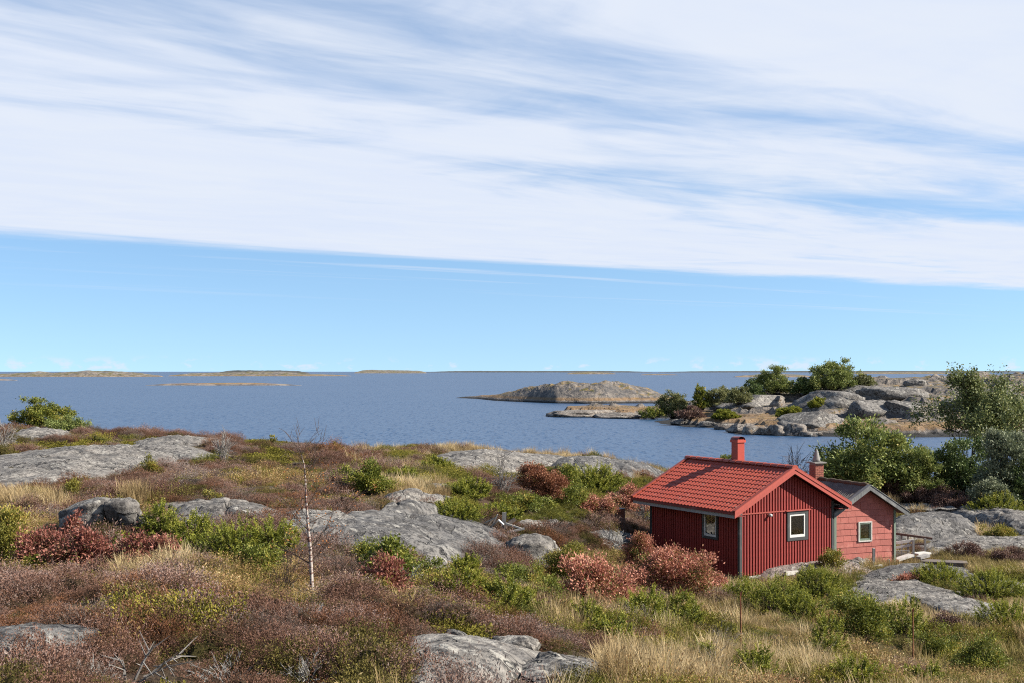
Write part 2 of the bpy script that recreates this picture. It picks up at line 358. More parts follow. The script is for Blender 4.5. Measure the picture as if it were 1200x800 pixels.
M['shingle'] = paint('red_shingle', (0.49, 0.155, 0.125), 0.20, 9.0, 0.85, (1, 1, 0.25), 0.5, (0.62, 0.27, 0.22), 0.6)
M['shingle_gap'] = paint('red_shingle_joint', (0.24, 0.055, 0.045), 0.2, rough=0.9)
M['annex_roof'] = paint('annex_roof_sheet', (0.17, 0.155, 0.14), 0.4, 3.0, 0.9, (1, 1, 1), 0.5, (0.34, 0.30, 0.25), 0.6)
M['moss_cap'] = paint('mossy_ridge', (0.12, 0.085, 0.055), 0.5, 5.0, 0.95, (1, 1, 1), 0.8, (0.20, 0.19, 0.12), 0.6)
M['brick'] = paint('chimney_brick', (0.36, 0.125, 0.085), 0.25, 5.0, 0.9, (1, 1, 1), 0.4, (0.42, 0.26, 0.2), 0.6)
M['mortar'] = paint('mortar', (0.30, 0.25, 0.22), 0.2, rough=0.95)
M['concrete'] = paint('concrete', (0.30, 0.285, 0.265), 0.25, 4.0, 0.9, (1, 1, 1), 0.5, (0.22, 0.21, 0.2), 0.6)
M['inner'] = paint('interior_wood', (0.30, 0.22, 0.15), 0.15)
M['curtain'] = paint('pale_curtain', (0.70, 0.68, 0.62), 0.08)
M['rust'] = paint('rusty_metal', (0.24, 0.085, 0.04), 0.45, 4.0, 0.85, (1, 1, 0.5), 0.5, (0.36, 0.27, 0.20), 0.8)
M['blue_plastic'] = paint('blue_plastic', (0.06, 0.22, 0.55), 0.1)
M['bulb_white'] = paint('white_lamp_plastic', (0.80, 0.79, 0.76), 0.04)
M['glass'] = glass_mat('window_glass')
M['bark_dark'] = paint('dark_bark', (0.055, 0.045, 0.038), 0.35, rough=0.95)
M['twig_grey'] = paint('grey_twigs', (0.30, 0.275, 0.25), 0.3, rough=0.9)
M['twig_brown'] = paint('brown_twigs', (0.115, 0.075, 0.055), 0.35, rough=0.9)
M['twig_white'] = paint('bleached_twigs', (0.52, 0.50, 0.46), 0.2, rough=0.9)
def birch_mat():
    m, nt, out = new_mat('birch_bark'); p = objcoord(nt)
    mp = N(nt, 'ShaderNodeMapping'); mp.inputs['Scale'].default_value = (4, 4, 14); nt.links.new(p, mp.inputs[0])
    n = noise(nt, mp.outputs[0], 2.0, 4, 0.6); n2 = noise(nt, p, 6.0, 3, 0.6)
    c = mixc(nt, maprange(nt, n, 0.48, 0.58), (0.52, 0.46, 0.41), (0.16, 0.075, 0.06)); c = mixc(nt, maprange(nt, n2, 0.5, 0.7, 0, 0.5), c, (0.36, 0.22, 0.15))
    princ(nt, out, c, 0.8, 0.2); return m
M['birch'] = birch_mat()
G = (0.06, 0.11, 0.02)
M['lf_green'] = leaf_mat('leaf_green', [(0, (0.066, 0.085, 0.015)), (0.45, (0.160, 0.185, 0.030)), (0.85, (0.310, 0.291, 0.050)), (1, (0.468, 0.326, 0.075))])
M['lf_willow'] = leaf_mat('leaf_willow', [(0, (0.088, 0.115, 0.031)), (0.4, (0.184, 0.227, 0.062)), (0.8, (0.306, 0.315, 0.088)), (1, (0.455, 0.385, 0.140))], 0.25)
M['lf_pale'] = leaf_mat('leaf_pale_olive', [(0, (0.095, 0.105, 0.040)), (0.5, (0.185, 0.195, 0.075)), (1, (0.30, 0.285, 0.13))], 0.3)
M['lf_dark'] = leaf_mat('leaf_dark_green', [(0, (0.040, 0.068, 0.024)), (0.5, (0.100, 0.144, 0.044)), (1, (0.210, 0.250, 0.084))], 0.2)
M['lf_alder'] = leaf_mat('leaf_alder', [(0, (0.076, 0.104, 0.037)), (0.5, (0.168, 0.198, 0.067)), (1, (0.336, 0.328, 0.126))], 0.25)
M['lf_grey'] = leaf_mat('leaf_grey_green', [(0, (0.078, 0.098, 0.058)), (0.5, (0.189, 0.215, 0.124)), (1, (0.351, 0.364, 0.234))], 0.2)
M['lf_red'] = leaf_mat('leaf_red', [(0, (0.079, 0.063, 0.021)), (0.2, (0.158, 0.063, 0.042)), (0.5, (0.284, 0.098, 0.074)), (0.8, (0.399, 0.184, 0.131)), (1, (0.294, 0.276, 0.074))], 0.25)
M['lf_pink'] = leaf_mat('leaf_pink_red', [(0, (0.109, 0.117, 0.029)), (0.16, (0.218, 0.172, 0.050)), (0.35, (0.349, 0.133, 0.086)), (0.75, (0.539, 0.234, 0.164)), (1, (0.670, 0.391, 0.257))], 0.25)
M['lf_rust'] = leaf_mat('leaf_rust', [(0, (0.069, 0.040, 0.023)), (0.5, (0.230, 0.086, 0.048)), (1, (0.356, 0.167, 0.086))], 0.2)
M['lf_brown'] = leaf_mat('leaf_brown', [(0, (0.06, 0.035, 0.028)), (0.5, (0.165, 0.090, 0.070)), (1, (0.27, 0.18, 0.13))], 0.2)
M['lf_yellow'] = leaf_mat('leaf_yellow_green', [(0, (0.10, 0.105, 0.02)), (0.5, (0.24, 0.22, 0.04)), (0.85, (0.38, 0.30, 0.06)), (1, (0.30, 0.15, 0.05))], 0.3)
M['lf_juniper'] = leaf_mat('juniper_needles', [(0, (0.067, 0.083, 0.015)), (0.4, (0.186, 0.210, 0.030)), (0.8, (0.334, 0.324, 0.046)), (1, (0.444, 0.382, 0.077))], 0.3)
M['lf_orange'] = leaf_mat('leaf_orange', [(0, (0.28, 0.09, 0.03)), (1, (0.45, 0.20, 0.06))], 0.3)
M['hip'] = paint('red_rose_hip', (0.55, 0.05, 0.02), 0.1, rough=0.4)
# ground cover, tone comes per clump
M['g_heather'] = leaf_mat('heather_sprigs', [(0, (0.045, 0.031, 0.017)), (0.25, (0.104, 0.058, 0.036)), (0.45, (0.168, 0.087, 0.058)), (0.65, (0.223, 0.129, 0.098)), (0.82, (0.281, 0.195, 0.164)), (1, (0.363, 0.291, 0.248))], 0.15, 0.85, 0.45, 0.1)
M['g_heather_rust'] = leaf_mat('heather_rust', [(0, (0.045, 0.024, 0.011)), (0.3, (0.123, 0.053, 0.025)), (0.6, (0.209, 0.095, 0.048)), (0.85, (0.279, 0.150, 0.085)), (1, (0.344, 0.232, 0.152))], 0.15, 0.85, 0.4, 0.1)
M['g_heather_grey'] = leaf_mat('heather_grey', [(0, (0.049, 0.038, 0.029)), (0.3, (0.123, 0.090, 0.072)), (0.6, (0.205, 0.160, 0.136)), (1, (0.361, 0.303, 0.264))], 0.15, 0.85, 0.4, 0.1)
M['g_heather_olive'] = leaf_mat('heather_olive', [(0, (0.033, 0.028, 0.009)), (0.4, (0.090, 0.076, 0.021)), (0.75, (0.162, 0.133, 0.038)), (1, (0.237, 0.199, 0.067))], 0.15, 0.85, 0.4, 0.1)
M['g_green'] = leaf_mat('low_green_sprigs', [(0, (0.053, 0.056, 0.011)), (0.4, (0.125, 0.128, 0.023)), (0.8, (0.252, 0.219, 0.036)), (1, (0.358, 0.265, 0.057))], 0.2, 0.7, 0.45, 0.15)
M['g_straw'] = leaf_mat('straw_blades', [(0, (0.173, 0.119, 0.054)), (0.4, (0.389, 0.281, 0.140)), (0.8, (0.605, 0.475, 0.270)), (1, (0.756, 0.648, 0.410))], 0.3, 0.75, 0.5, 0.15)
M['g_grass'] = leaf_mat('olive_grass_blades', [(0, (0.102, 0.084, 0.026)), (0.35, (0.234, 0.186, 0.066)), (0.7, (0.396, 0.306, 0.132)), (1, (0.576, 0.468, 0.240))], 0.3, 0.75, 0.5, 0.15)
M['g_herb'] = leaf_mat('mixed_herbs', [(0, (0.084, 0.066, 0.024)), (0.3, (0.168, 0.150, 0.036)), (0.5, (0.264, 0.228, 0.054)), (0.7, (0.288, 0.156, 0.072)), (0.85, (0.396, 0.264, 0.120)), (1, (0.504, 0.408, 0.216))], 0.25, 0.75, 0.5, 0.15)
M['g_moss'] = leaf_mat('olive_moss', [(0, (0.055, 0.050, 0.012)), (0.5, (0.135, 0.120, 0.024)), (1, (0.235, 0.21, 0.04))], 0.1, 0.9, 0.5, 0.05)

# ---------------------------------------------------------------- the ground
CP = [(-140,800,10),(0,800,10),(200,800,10),(400,800,10.5),(600,800,12),(750,800,15),(900,800,19),(1050,800,21),(1200,800,22),(1360,800,22),
 (-100,750,12.5),(0,750,12.5),(200,750,12.5),(400,750,13.5),(520,760,14.5),(620,760,17),(750,750,21),(900,750,25),(1050,750,27),(1200,750,28),(1330,750,28),
 (-100,700,16),(0,700,16),(200,700,16),(365,690,17.5),(500,700,20),(600,700,24),(700,710,29),(800,700,35),(900,706,38),(1050,704,40),(1200,704,40),(1330,704,40),
 (-100,650,22),(0,650,22),(200,650,22),(365,650,23),(480,650,26),(560,655,29),(628,664,32),(690,655,41),(740,662,44),
 (762,655,49.9),(867,684,45.3),(905,676,45.8),(975,663,47.8),(1010,664,48.2),(1048,662,49.5),(1100,672,48),(1200,674,47),(1330,674,47),(1100,643,56),(1200,643,56),(1330,640,56),
 (1130,605,66),(1200,602,66),(1330,600,66),(1080,582,74),(1200,582,74),(1330,580,74),(1010,580,74),
 (0,600,30),(105,612,28),(200,604,30),(300,612,28),(400,620,28),(400,590,35),(500,600,37),(600,602,42),(660,614,44),(727,618,50),(700,592,55),(620,582,52),
 (-100,600,30),(-100,560,40),(0,560,40),(100,560,40),(250,560,42),(400,560,48),(520,560,52),(640,552,64),(730,563,64),
 (-100,530,55),(0,530,55),(100,530,55),(250,535,54),(330,530,62),(400,536,70),(500,535,70),(600,537,74),(700,543,74),(760,555,72),
 (-100,507,76),(0,508,76),(100,511,76),(200,514,76),(300,520,76),(400,531,76),(500,528,78),(600,532,79),(700,539,78),(760,553,75)]
pts = [px3(*c) for c in CP]
pts += [(x, -12, 9.3) for x in (-30, 0, 30)] + [(0, 0, 9.25), (-12, 2, 9.0), (12, 2, 8.6), (24, 14, 6.4), (30, 28, 5.2), (-30, 10, 8.6), (-40, 40, 7.2), (50, 40, 3.6)]
pts += [(x, 98, 1.6) for x in (-60, -40, -20, 0)] + [(x, 116, -2.5) for x in (-60, -40, -20, 0, 15)]
pts += [(12, 88, 0.8), (19, 84, 2.4), (30, 92, 2.6), (45, 95, 3.0), (65, 95, 3.0), (35, 112, 0.5), (60, 118, 0.6), (35, 130, -2.5), (65, 135, -2.5), (75, 60, 3.6)]
pts = np.array(pts); TW = tps_fit(pts[:, :2], pts[:, 2], 0.8)
GX0, GX1, GY0, GY1, GS = -62.0, 78.0, -16.0, 136.0, 0.4
gx = np.arange(GX0, GX1+1e-6, GS); gy = np.arange(GY0, GY1+1e-6, GS)
GXX, GYY = np.meshgrid(gx, gy)
def make_ground():
    z = tps_eval(pts[:, :2], TW, np.stack([GXX.ravel(), GYY.ravel()], 1)).reshape(GXX.shape)
    z = z + 0.16*fbm(GXX/5.0, GYY/5.0, 0, 3, 3) + 0.13*fbm(GXX/1.5, GYY/1.5, 0, 3, 9)
    return z
GZ = make_ground()
def gz(x, y):
    x = np.asarray(x, float); y = np.asarray(y, float)
    u = np.clip((x-GX0)/GS, 0, len(gx)-1.001); v = np.clip((y-GY0)/GS, 0, len(gy)-1.001)
    i, j = u.astype(int), v.astype(int); fu, fv = u-i, v-j
    return (GZ[j, i]*(1-fu)+GZ[j, i+1]*fu)*(1-fv)+(GZ[j+1, i]*(1-fu)+GZ[j+1, i+1]*fu)*fv
def hit(px, py, dmin=6.0, dmax=110.0):
    """first ground point seen through a photo pixel"""
    d = np.arange(dmin, dmax, 0.05); x = (px-CX)/F*d; z = CAMZ-(py-CY)/F*d
    b = np.nonzero(z < gz(x, d))[0]
    if len(b) == 0:
        g = z-gz(x, d); k = int(np.argmin(g)); return (x[k], d[k], float(gz(x[k], d[k])))
    k = b[0]; return (float(x[k]), float(d[k]), float(gz(x[k], d[k])))

ny, nx = GXX.shape
idx = np.arange(ny*nx).reshape(ny, nx)
gq = np.stack([idx[:-1, :-1].ravel(), idx[:-1, 1:].ravel(), idx[1:, 1:].ravel(), idx[1:, :-1].ravel()], 1)
tag(mesh_np('ground', np.stack([GXX.ravel(), GYY.ravel(), GZ.ravel()], 1), gq, M['ground'], smooth=True), kind='structure')

def sea():
    xs = [-40000, -8000, -2000, -500, 500, 2000, 8000, 40000]; ys = [-300, 60, 400, 1500, 6000, 20000, 45000]
    V = [(x, y, 0.0) for y in ys for x in xs]; n = len(xs)
    Fq = [(j*n+i, j*n+i+1, (j+1)*n+i+1, (j+1)*n+i) for j in range(len(ys)-1) for i in range(n-1)]
    tag(mesh_np('sea', V, Fq, M['sea']), kind='structure')
sea()
# ---------------------------------------------------------------- islets and the headland across the water
def islet(name, prof, thick, seed, mat, label, rough=1.0, res=1.0):
    """prof: (column, row of the crest, row of the waterline); the waterline row gives the distance"""
    prof = np.array(prof, float)
    n = int(max(40, min(260, (prof[-1, 0]-prof[0, 0])*res)))
    px = np.linspace(prof[0, 0], prof[-1, 0], n)
    top = np.interp(px, prof[:, 0], prof[:, 1]); sh = np.interp(px, prof[:, 0], prof[:, 2])
    k = np.ones(5)/5
    sh = np.convolve(np.pad(sh, 2, mode='edge'), k, 'valid')
    d = CAMZ*F/(sh-CY)
    if np.median(d) > 900: d = np.full(n, float(np.median(d)))
    u = np.linspace(0, 1, n)
    end = np.clip(np.minimum(u, 1-u)*9, 0, 1)**0.6
    t = thick*(0.25+0.75*end)
    m = 27; v = np.linspace(-1, 1, m)
    D = d[None]+t[None]*(1+v[:, None]*1.05)
    X = (px[None]-CX)/F*(d+t)[None] + 0*D
    zt = CAMZ-(top-CY)/F*(d+t); zt = np.maximum(zt*0.88, 0.25)*(0.2+0.8*end)
    asy = np.where(v < 0, 1-np.abs(v)**1.7, 1-np.abs(v)**2.2)
    sc = float(np.median(d))/430.0
    s = 5.0*sc**0.6
    wob = fbm(X/s, D/s, 0, 4, seed)
    blocks = ridged(X/(s*0.8), D/(s*0.8), 0, 3, seed+5)
    Z = zt[None]*asy[:, None]*(1+0.07*wob*rough) + 0.03*zt[None]*blocks*rough*asy[:, None] - 0.5*(1-asy[:, None]) - 0.05
    D = D + 0.04*t[None]*wob
    Z[0] = -1.2; Z[-1] = -1.2; Z[:, 0] = -1.0; Z[:, -1] = -1.0
    V = np.stack([X, D, Z], 2).reshape(-1, 3); ii = np.arange(m*n).reshape(m, n)
    q = np.stack([ii[:-1, :-1].ravel(), ii[:-1, 1:].ravel(), ii[1:, 1:].ravel(), ii[1:, :-1].ravel()], 1)
    o = mesh_np(name, V, q, mat, smooth=False)
    return tag(o, label, kind='structure')
islet('rocky_islet', [(534,464,466),(545,462.8,466.3),(560,462.3,467),(580,461,469),(600,456.5,470),(625,449.5,471),(650,445.5,472),(690,444.5,472.5),(705,442.5,472.5),(730,445.5,472),(760,453.5,472),(775,458.5,472),(805,465,472)], 17, 21, M['islet'],
      'domed rocky islet with straw grass in the middle of the bay', 1.3, 1.0)
islet('low_skerry', [(170,449.9,451),(200,448.5,451),(250,447.7,451.2),(290,447.3,451.4),(330,448.9,451),(354,450,451)], 14, 31, M['islet_far'], 'long low skerry lying alone in the open water at left', 1, 0.8)
islet('far_island', [(-60,437.5,441),(0,437,441),(30,435.6,441.4),(45,433.6,441),(60,436,441),(90,434,440.3),(105,432.6,440.2),(130,433.1,440.2),(160,435.6,440),(190,437.5,439.4)], 60, 33, M['islet_far'], 'far low island touching the left edge on the horizon', 1, 0.8)
islet('low_skerry', [(-40,443.4,445.2),(0,443.4,445.2),(20,444.2,445)], 14, 35, M['islet_far'], 'thin skerry strip at the left edge before the far island', 1, 1.5)
islet('far_island', [(198,437.3,438.9),(225,436.4,439.3),(260,435.6,440),(300,434,441),(330,434.4,441),(360,437,440.3),(412,438.6,439.8)], 60, 37, M['islet_far'], 'far island with pale rock face left of the bay centre', 1, 0.8)
islet('far_island', [(255,433.9,437.2),(280,432.7,437.2),(330,433,437.2),(362,434.4,437)], 120, 38, M['far_forest'], 'darker wooded island behind the pale rocky far island', 1, 0.8)
islet('far_island', [(415,434.2,436.7),(430,432.4,436.8),(460,432.6,436.8),(500,433.7,436.4)], 160, 39, M['islet_far'], 'small island on the horizon left of the domed islet', 1, 0.6)
islet('far_island', [(498,434.3,435.7),(560,433.7,435.7),(620,433.9,435.7),(700,433.7,435.7),(765,434.3,435.7)], 300, 41, M['far_forest'], 'faint thin island line on the horizon above the domed islet', 1, 0.4)
islet('far_island', [(664,436.2,437.8),(690,434.5,437.9),(722,436.2,437.6)], 60, 43, M['islet_far'], 'small island on the horizon right above the domed islet', 1, 1)
islet('low_skerry', [(750,438,438.9),(772,437.3,439),(795,438.2,438.9)], 40, 45, M['islet_far'], 'thin skerry on open water right of the domed islet', 1, 1)
islet('far_island', [(860,439.6,441),(885,438,441.4),(900,436.6,441.6),(925,437.2,441.6),(952,439,441)], 50, 47, M['islet_far'], 'far island seen behind the round trees of the headland', 1, 0.8)
islet('far_island', [(1000,435.6,437.6),(1040,434.9,437.6),(1070,434.7,437.6),(1115,435.6,437.4)], 100, 49, M['islet_far'], 'low island on the horizon behind the headland crest', 1, 0.6)
islet('far_island', [(770,434.3,435.7),(900,433.8,435.7),(1050,433.7,435.7),(1230,434.0,435.7)], 300, 51, M['far_forest'], 'faint long island line on the right part of the horizon', 1, 0.3)

def shore(px, py): return (px, py, CAMZ*F/(py-CY))
HP = [px3(*shore(x, y)) for x, y in ((652,484),(675,487),(700,489),(740,490.5),(770,495),(810,500),(850,505.5),(900,510),(950,511),(1010,512),(1080,512),(1150,512),(1250,512))]
HP = [(x, y, z-0.2) for x, y, z in HP]
HP += [px3(*c) for c in ((690,476.5,325),(720,475.5,325),(755,477,325),(800,486,290),(830,488,270),(862,472,285),(895,464,290),(930,470,282),(960,461,285),(1000,450,290),(1030,446,300),(1060,445,300),(1100,447,300),(1150,440.5,320),(1200,438,320),(1300,440,320),
       (905,490,240),(930,492,235),(960,490,238),(1000,483,248),(1060,472,258),(1100,482,250),(1150,482,250),(1250,482,250),(870,492,245))]
HP += [(x, 345, -1.0) for x in (10, 25, 40)] + [(60, 370, -2), (5, 330, -1.5), (12, 290, -2.0), (90, 385, -2), (130, 390, -2), (170, 390, -2), (-2, 312, -2)]
HP += [(x, 190, -3) for x in (30, 60, 90, 120)] + [(20, 250, -2.5), (35, 225, -2.5)]
HP = np.array(HP); HW = tps_fit(HP[:, :2], HP[:, 2], 0.5)
HX = np.arange(-6, 172, 0.9); HY = np.arange(192, 400, 1.1); HXX, HYY = np.meshgrid(HX, HY)
HZ = tps_eval(HP[:, :2], HW, np.stack([HXX.ravel(), HYY.ravel()], 1)).reshape(HXX.shape)
def terr(z, step):
    f = z/step; i = np.floor(f); r = f-i; return (i+np.clip(r*2.2-0.6, 0, 1))*step
_n = fbm(HXX/11, HYY/11, 0, 4, 61); _b = ridged(HXX/6, HYY/6, 0, 3, 67)
HZ = np.where(HZ > 0.4, HZ+0.6*_n+0.3*_b, HZ+0.25*_n)
HZ = np.where(HZ > 0.5, 0.35*HZ+0.65*terr(HZ+0.7*_n+0.3*_b, 1.9), HZ)
def hz(x, y):
    u = np.clip((np.asarray(x, float)-HX[0])/0.9, 0, len(HX)-1.001); v = np.clip((np.asarray(y, float)-HY[0])/1.1, 0, len(HY)-1.001)
    i, j = u.astype(int), v.astype(int); fu, fv = u-i, v-j
    return (HZ[j, i]*(1-fu)+HZ[j, i+1]*fu)*(1-fv)+(HZ[j+1, i]*(1-fu)+HZ[j+1, i+1]*fu)*fv
def hit_h(px, py):
    d = np.arange(195, 398, 0.3); x = (px-CX)/F*d; z = CAMZ-(py-CY)/F*d
    g = z-np.maximum(hz(x, d), 0); b = np.nonzero(g < 0)[0]; k = b[0] if len(b) else int(np.argmin(g))
    return (float(x[k]), float(d[k]), float(max(hz(x[k], d[k]), 0)))
hi = np.arange(HXX.size).reshape(HXX.shape)
hq = np.stack([hi[:-1, :-1].ravel(), hi[:-1, 1:].ravel(), hi[1:, 1:].ravel(), hi[1:, :-1].ravel()], 1)
tag(mesh_np('headland', np.stack([HXX.ravel(), HYY.ravel(), HZ.ravel()], 1), hq, M['headland'], smooth=False), kind='structure')

# ---------------------------------------------------------------- rocks
ROCKS = []                                               # footprints, kept free of plants
def in_poly(x, y, P):
    x = np.asarray(x); y = np.asarray(y); r = np.zeros(x.shape, bool); n = len(P)
    for i in range(n):
        x0, y0 = P[i]; x1, y1 = P[(i+1) % n]
        c = ((y0 > y) != (y1 > y)) & (x < (x1-x0)*(y-y0)/(y1-y0+1e-12)+x0); r ^= c
    return r
def boulder(base, w, dp, h, seed, mat, label, group=None, name='boulder', rot=0.0, cuts=9, lean=0.0, sink=0.15, round_=0.55, cat='rock'):
    rg = np.random.default_rng(seed); nu, nv = 40, 24
    th = np.linspace(0, 2*np.pi, nu, endpoint=False); ph = np.linspace(0, np.pi, nv)
    T, Pp = np.meshgrid(th, ph)
    D = np.stack([np.sin(Pp)*np.cos(T), np.sin(Pp)*np.sin(T), np.cos(Pp)], 2).reshape(-1, 3)
    P = np.sign(D)*np.abs(D)**round_ ; P /= np.maximum(np.linalg.norm(P, axis=1, keepdims=True), 1e-9)
    P = P*(np.abs(D)**4).sum(1, keepdims=True)**-0.14
    for k in range(cuts):
        nrm = rg.normal(size=3); nrm[2] *= 0.8; nrm /= np.linalg.norm(nrm); dk = rg.uniform(0.50, 0.92)
        e = np.maximum(P@nrm-dk, 0); P = P-e[:, None]*nrm*0.96
    r = 1+0.09*fbm(P[:, 0]*1.6, P[:, 1]*1.6, P[:, 2]*1.6, 3, seed)+0.05*ridged(P[:, 0]*2.4, P[:, 1]*2.4, P[:, 2]*2.4, 3, seed+3)+0.025*fbm(P[:, 0]*9, P[:, 1]*9, P[:, 2]*9, 3, seed+8)
    P = P*r[:, None]
    H = h/(1-sink); V = P*np.array([w/2, dp/2, H/2]); V[:, 2] *= 1.0/np.max(P[:, 2]); V[:, 2] += H/2-H*sink
    V[:, 0] += lean*V[:, 2]
    i = np.arange(nv*nu).reshape(nv, nu); j = np.roll(i, -1, axis=1)
    q = np.stack([i[:-1].ravel(), i[1:].ravel(), j[1:].ravel(), j[:-1].ravel()], 1)
    o = mesh_np(name, V, q, mat, smooth=True); o.location = base; o.rotation_euler = (0, 0, rot)
    if base[1] < 120:
        a = np.linspace(0, 2*np.pi, 14, endpoint=False)
        ROCKS.append([(base[0]+0.54*w*math.cos(t), base[1]+0.56*dp*math.sin(t)) for t in a])
    return tag(o, label, cat, group)
def boulder_px(cx, base_py, wpx, hpx, seed, label, mat='rock', hitf=None, depth=0.8, **kw):
    b = (hitf or hit)(cx, base_py); d = b[1]; w = wpx*d/F; h = hpx*d/F
    yb = b[1]+w*depth*0.35
    zb = float(gz(b[0], yb)) if hitf is None else b[2]
    return boulder((b[0]*yb/b[1], yb, min(zb, b[2]+0.3*h)), w, w*depth, h*1.02, seed, M[mat], label, **kw)
def outcrop(poly, H, seed, label, mat='rock', edge=3.0, name='rock_outcrop', tilt=0.0, rough=1.0, cat='rock', step=0.0, rise=0.13):
    """bedrock hump: poly = its footprint on the ground, traced in photo pixels"""
    P = np.array([hit(*p)[:2] for p in poly])
    for _ in range(3):
        Qn = np.roll(P, -1, axis=0); P = np.stack([0.75*P+0.25*Qn, 0.25*P+0.75*Qn], 1).reshape(-1, 2)
    c = P.mean(0); P = c+(P-c)*np.array([1.16, 1.06]); ROCKS.append([tuple(c+(p-c)*1.04) for p in P])
    n = 110; t = np.linspace(0, len(P), n, endpoint=False); i = t.astype(int) % len(P); f = (t % 1)[:, None]
    P = P[i]*(1-f)+P[(i+1) % len(P)]*f
    size = np.sqrt(np.ptp(P[:, 0])*np.ptp(P[:, 1]))+0.3
    rad = fbm(P[:, 0]*1.5/size*3, P[:, 1]*1.5/size*3, 0, 3, seed)
    P = c+(P-c)*(1+0.09*rad)[:, None]
    m = 34; r = np.concatenate([np.linspace(0.02, 1.0, m-4), [1.03, 1.07, 1.12, 1.18]])
    X = c[0]+(P[None, :, 0]-c[0])*r[:, None]; Y = c[1]+(P[None, :, 1]-c[1])*r[:, None]
    base = tps_eval(pts[:, :2], TW, np.stack([X.ravel(), Y.ravel()], 1)).reshape(X.shape)
    pr = np.clip(1-r**edge, -1, 1)[:, None]*np.ones(n)
    pr = np.where(r[:, None] > 1, -(r[:, None]-1)*4.0, pr)
    s = max(size, 0.8)
    nz = 0.42*fbm(X/s*2.0, Y/s*2.0, 0, 3, seed+1)+0.16*ridged(X/s*4.0, Y/s*4.0, 0, 4, seed+2)
    fr = (0.05*fbm(X*2.2, Y*2.2, 0, 4, seed+4)+0.035*ridged(X*1.1, Y*1.1, 0, 3, seed+6))*rough
    # joints: the rock breaks into steps along a slanted direction
    aa = seed*0.7; q = (X*math.cos(aa)+Y*math.sin(aa))/s*3.2+0.6*fbm(X/s*2, Y/s*2, 0, 2, seed+9)
    joint = -np.exp(-((q-np.round(q))/0.05)**2)*0.30*min(H, 0.6)*rough
    blk = 0.12*(_hash(np.floor(q*1.0+7).astype(np.int64), np.floor((X*math.sin(aa)-Y*math.cos(aa))/s*2.1+0.4*fbm(X/s*2, Y/s*2, 0, 2, seed+12)+5).astype(np.int64), np.zeros(X.shape, np.int64), seed)-0.5)*min(H, 0.7)*rough
    stp = step*(np.floor(q*0.8) % 2)
    y0_, y1_ = P[:, 1].min(), P[:, 1].max(); sd = np.clip((Y-y0_)/(y1_-y0_), 0, 1); Hf = H*(1-0.85*sd**1.2)     # level top: stands out in front, dies into the slope behind
    Z = base+rise+Hf*np.clip(pr, -1, 1)*(1+nz*rough*0.6)*(1+tilt*(X-c[0])/s*2) + (fr+joint+blk-stp*H)*np.clip(pr*4, 0, 1)
    V = np.concatenate([np.stack([X, Y, Z], 2).reshape(-1, 3), [[c[0], c[1], float(Z[0].mean())]]])
    ii = np.arange(m*n).reshape(m, n); jj = np.roll(ii, -1, axis=1)
    Fq = np.stack([ii[:-1].ravel(), ii[1:].ravel(), jj[1:].ravel(), jj[:-1].ravel()], 1).tolist()+[(m*n, int(a), int(b)) for a, b in zip(ii[0], jj[0])]
    org = np.array([c[0], c[1], float(base.mean())])
    o = mesh_np(name, V-org, Fq, M[mat], smooth=True, loc=org); return tag(o, label, cat)

outcrop([(-20,566),(-20,540),(60,530),(120,526),(185,523),(245,528),(215,540),(190,548),(150,556),(60,563)], 0.62, 1, 'long pale grey rock slab sloping down to the left edge', 'rock', 2.2)
outcrop([(165,520),(200,514),(262,516),(268,523),(225,527),(175,527)], 0.45, 2, 'pale rock slab at the end of the long left slab', 'rock', 2.0)
outcrop([(15,508),(45,503),(85,504),(90,511),(60,514),(20,514)], 0.5, 3, 'grey rock hump under the round green bush at far left', 'rock', 2.0)
boulder_px(96, 624, 78, 40, 4, 'large rounded grey boulder behind the crimson shrubs', 'rock', cuts=6, depth=0.85)
boulder_px(144, 624, 46, 38, 8, 'split cleft boulder leaning on the large rounded one', 'rock', cuts=9, depth=0.9)
boulder_px(166, 622, 32, 17, 11, 'small low boulder beside the split boulder', 'rock', cuts=8)
outcrop([(195,614),(205,597),(245,594),(290,597),(318,609),(300,618),(250,622)], 0.32, 5, 'flat grey rock slab above the bright green juniper', 'rock', 2.5)
outcrop([(335,625),(345,609),(390,612),(430,618),(425,632),(370,634)], 0.26, 6, 'low rock slab behind the bare birch sapling', 'rock', 2.2)
outcrop([(-10,782),(-10,752),(40,748),(95,751),(122,760),(95,773),(40,780)], 0.14, 7, 'flat rock slab among heather at the lower left edge', 'rock_dark', 3.0, rough=0.35, rise=0.10)
outcrop([(365,640),(385,620),(430,613),(480,611),(530,614),(566,622),(568,645),(545,657),(515,660),(470,652),(420,648)], 0.26, 12, 'broad grey bedrock outcrop left of the heap of boards', 'rock_dark', 7.0, step=0.25)
outcrop([(488,664),(492,654),(515,655),(528,663),(515,668)], 0.22, 13, 'pale low rock at the foot of the broad bedrock outcrop', 'rock', 2.5)
boulder_px(629, 668, 66, 40, 151, 'big wedge-shaped pale boulder beside the heap of broken boards', 'rock', cuts=4, depth=0.8, lean=-0.2, round_=0.8)
outcrop([(603,621),(615,612),(650,611),(668,616),(650,622),(620,624)], 0.15, 16, 'low pale rock behind the wedge-shaped boulder', 'rock', 2.5)
outcrop([(447,612),(455,599),(500,596),(525,600),(510,610),(475,616)], 0.35, 17, 'low rock patch above the broad bedrock outcrop', 'rock_dark', 2.5)
outcrop([(455,590),(462,584),(520,585),(545,589),(520,594),(470,594)], 0.35, 18, 'thin rock strip with dry grass growing behind it', 'rock', 2.5)
boulder_px(508, 575, 34, 8, 19, 'small flat-topped boulder in green scrub', 'rock_dark')
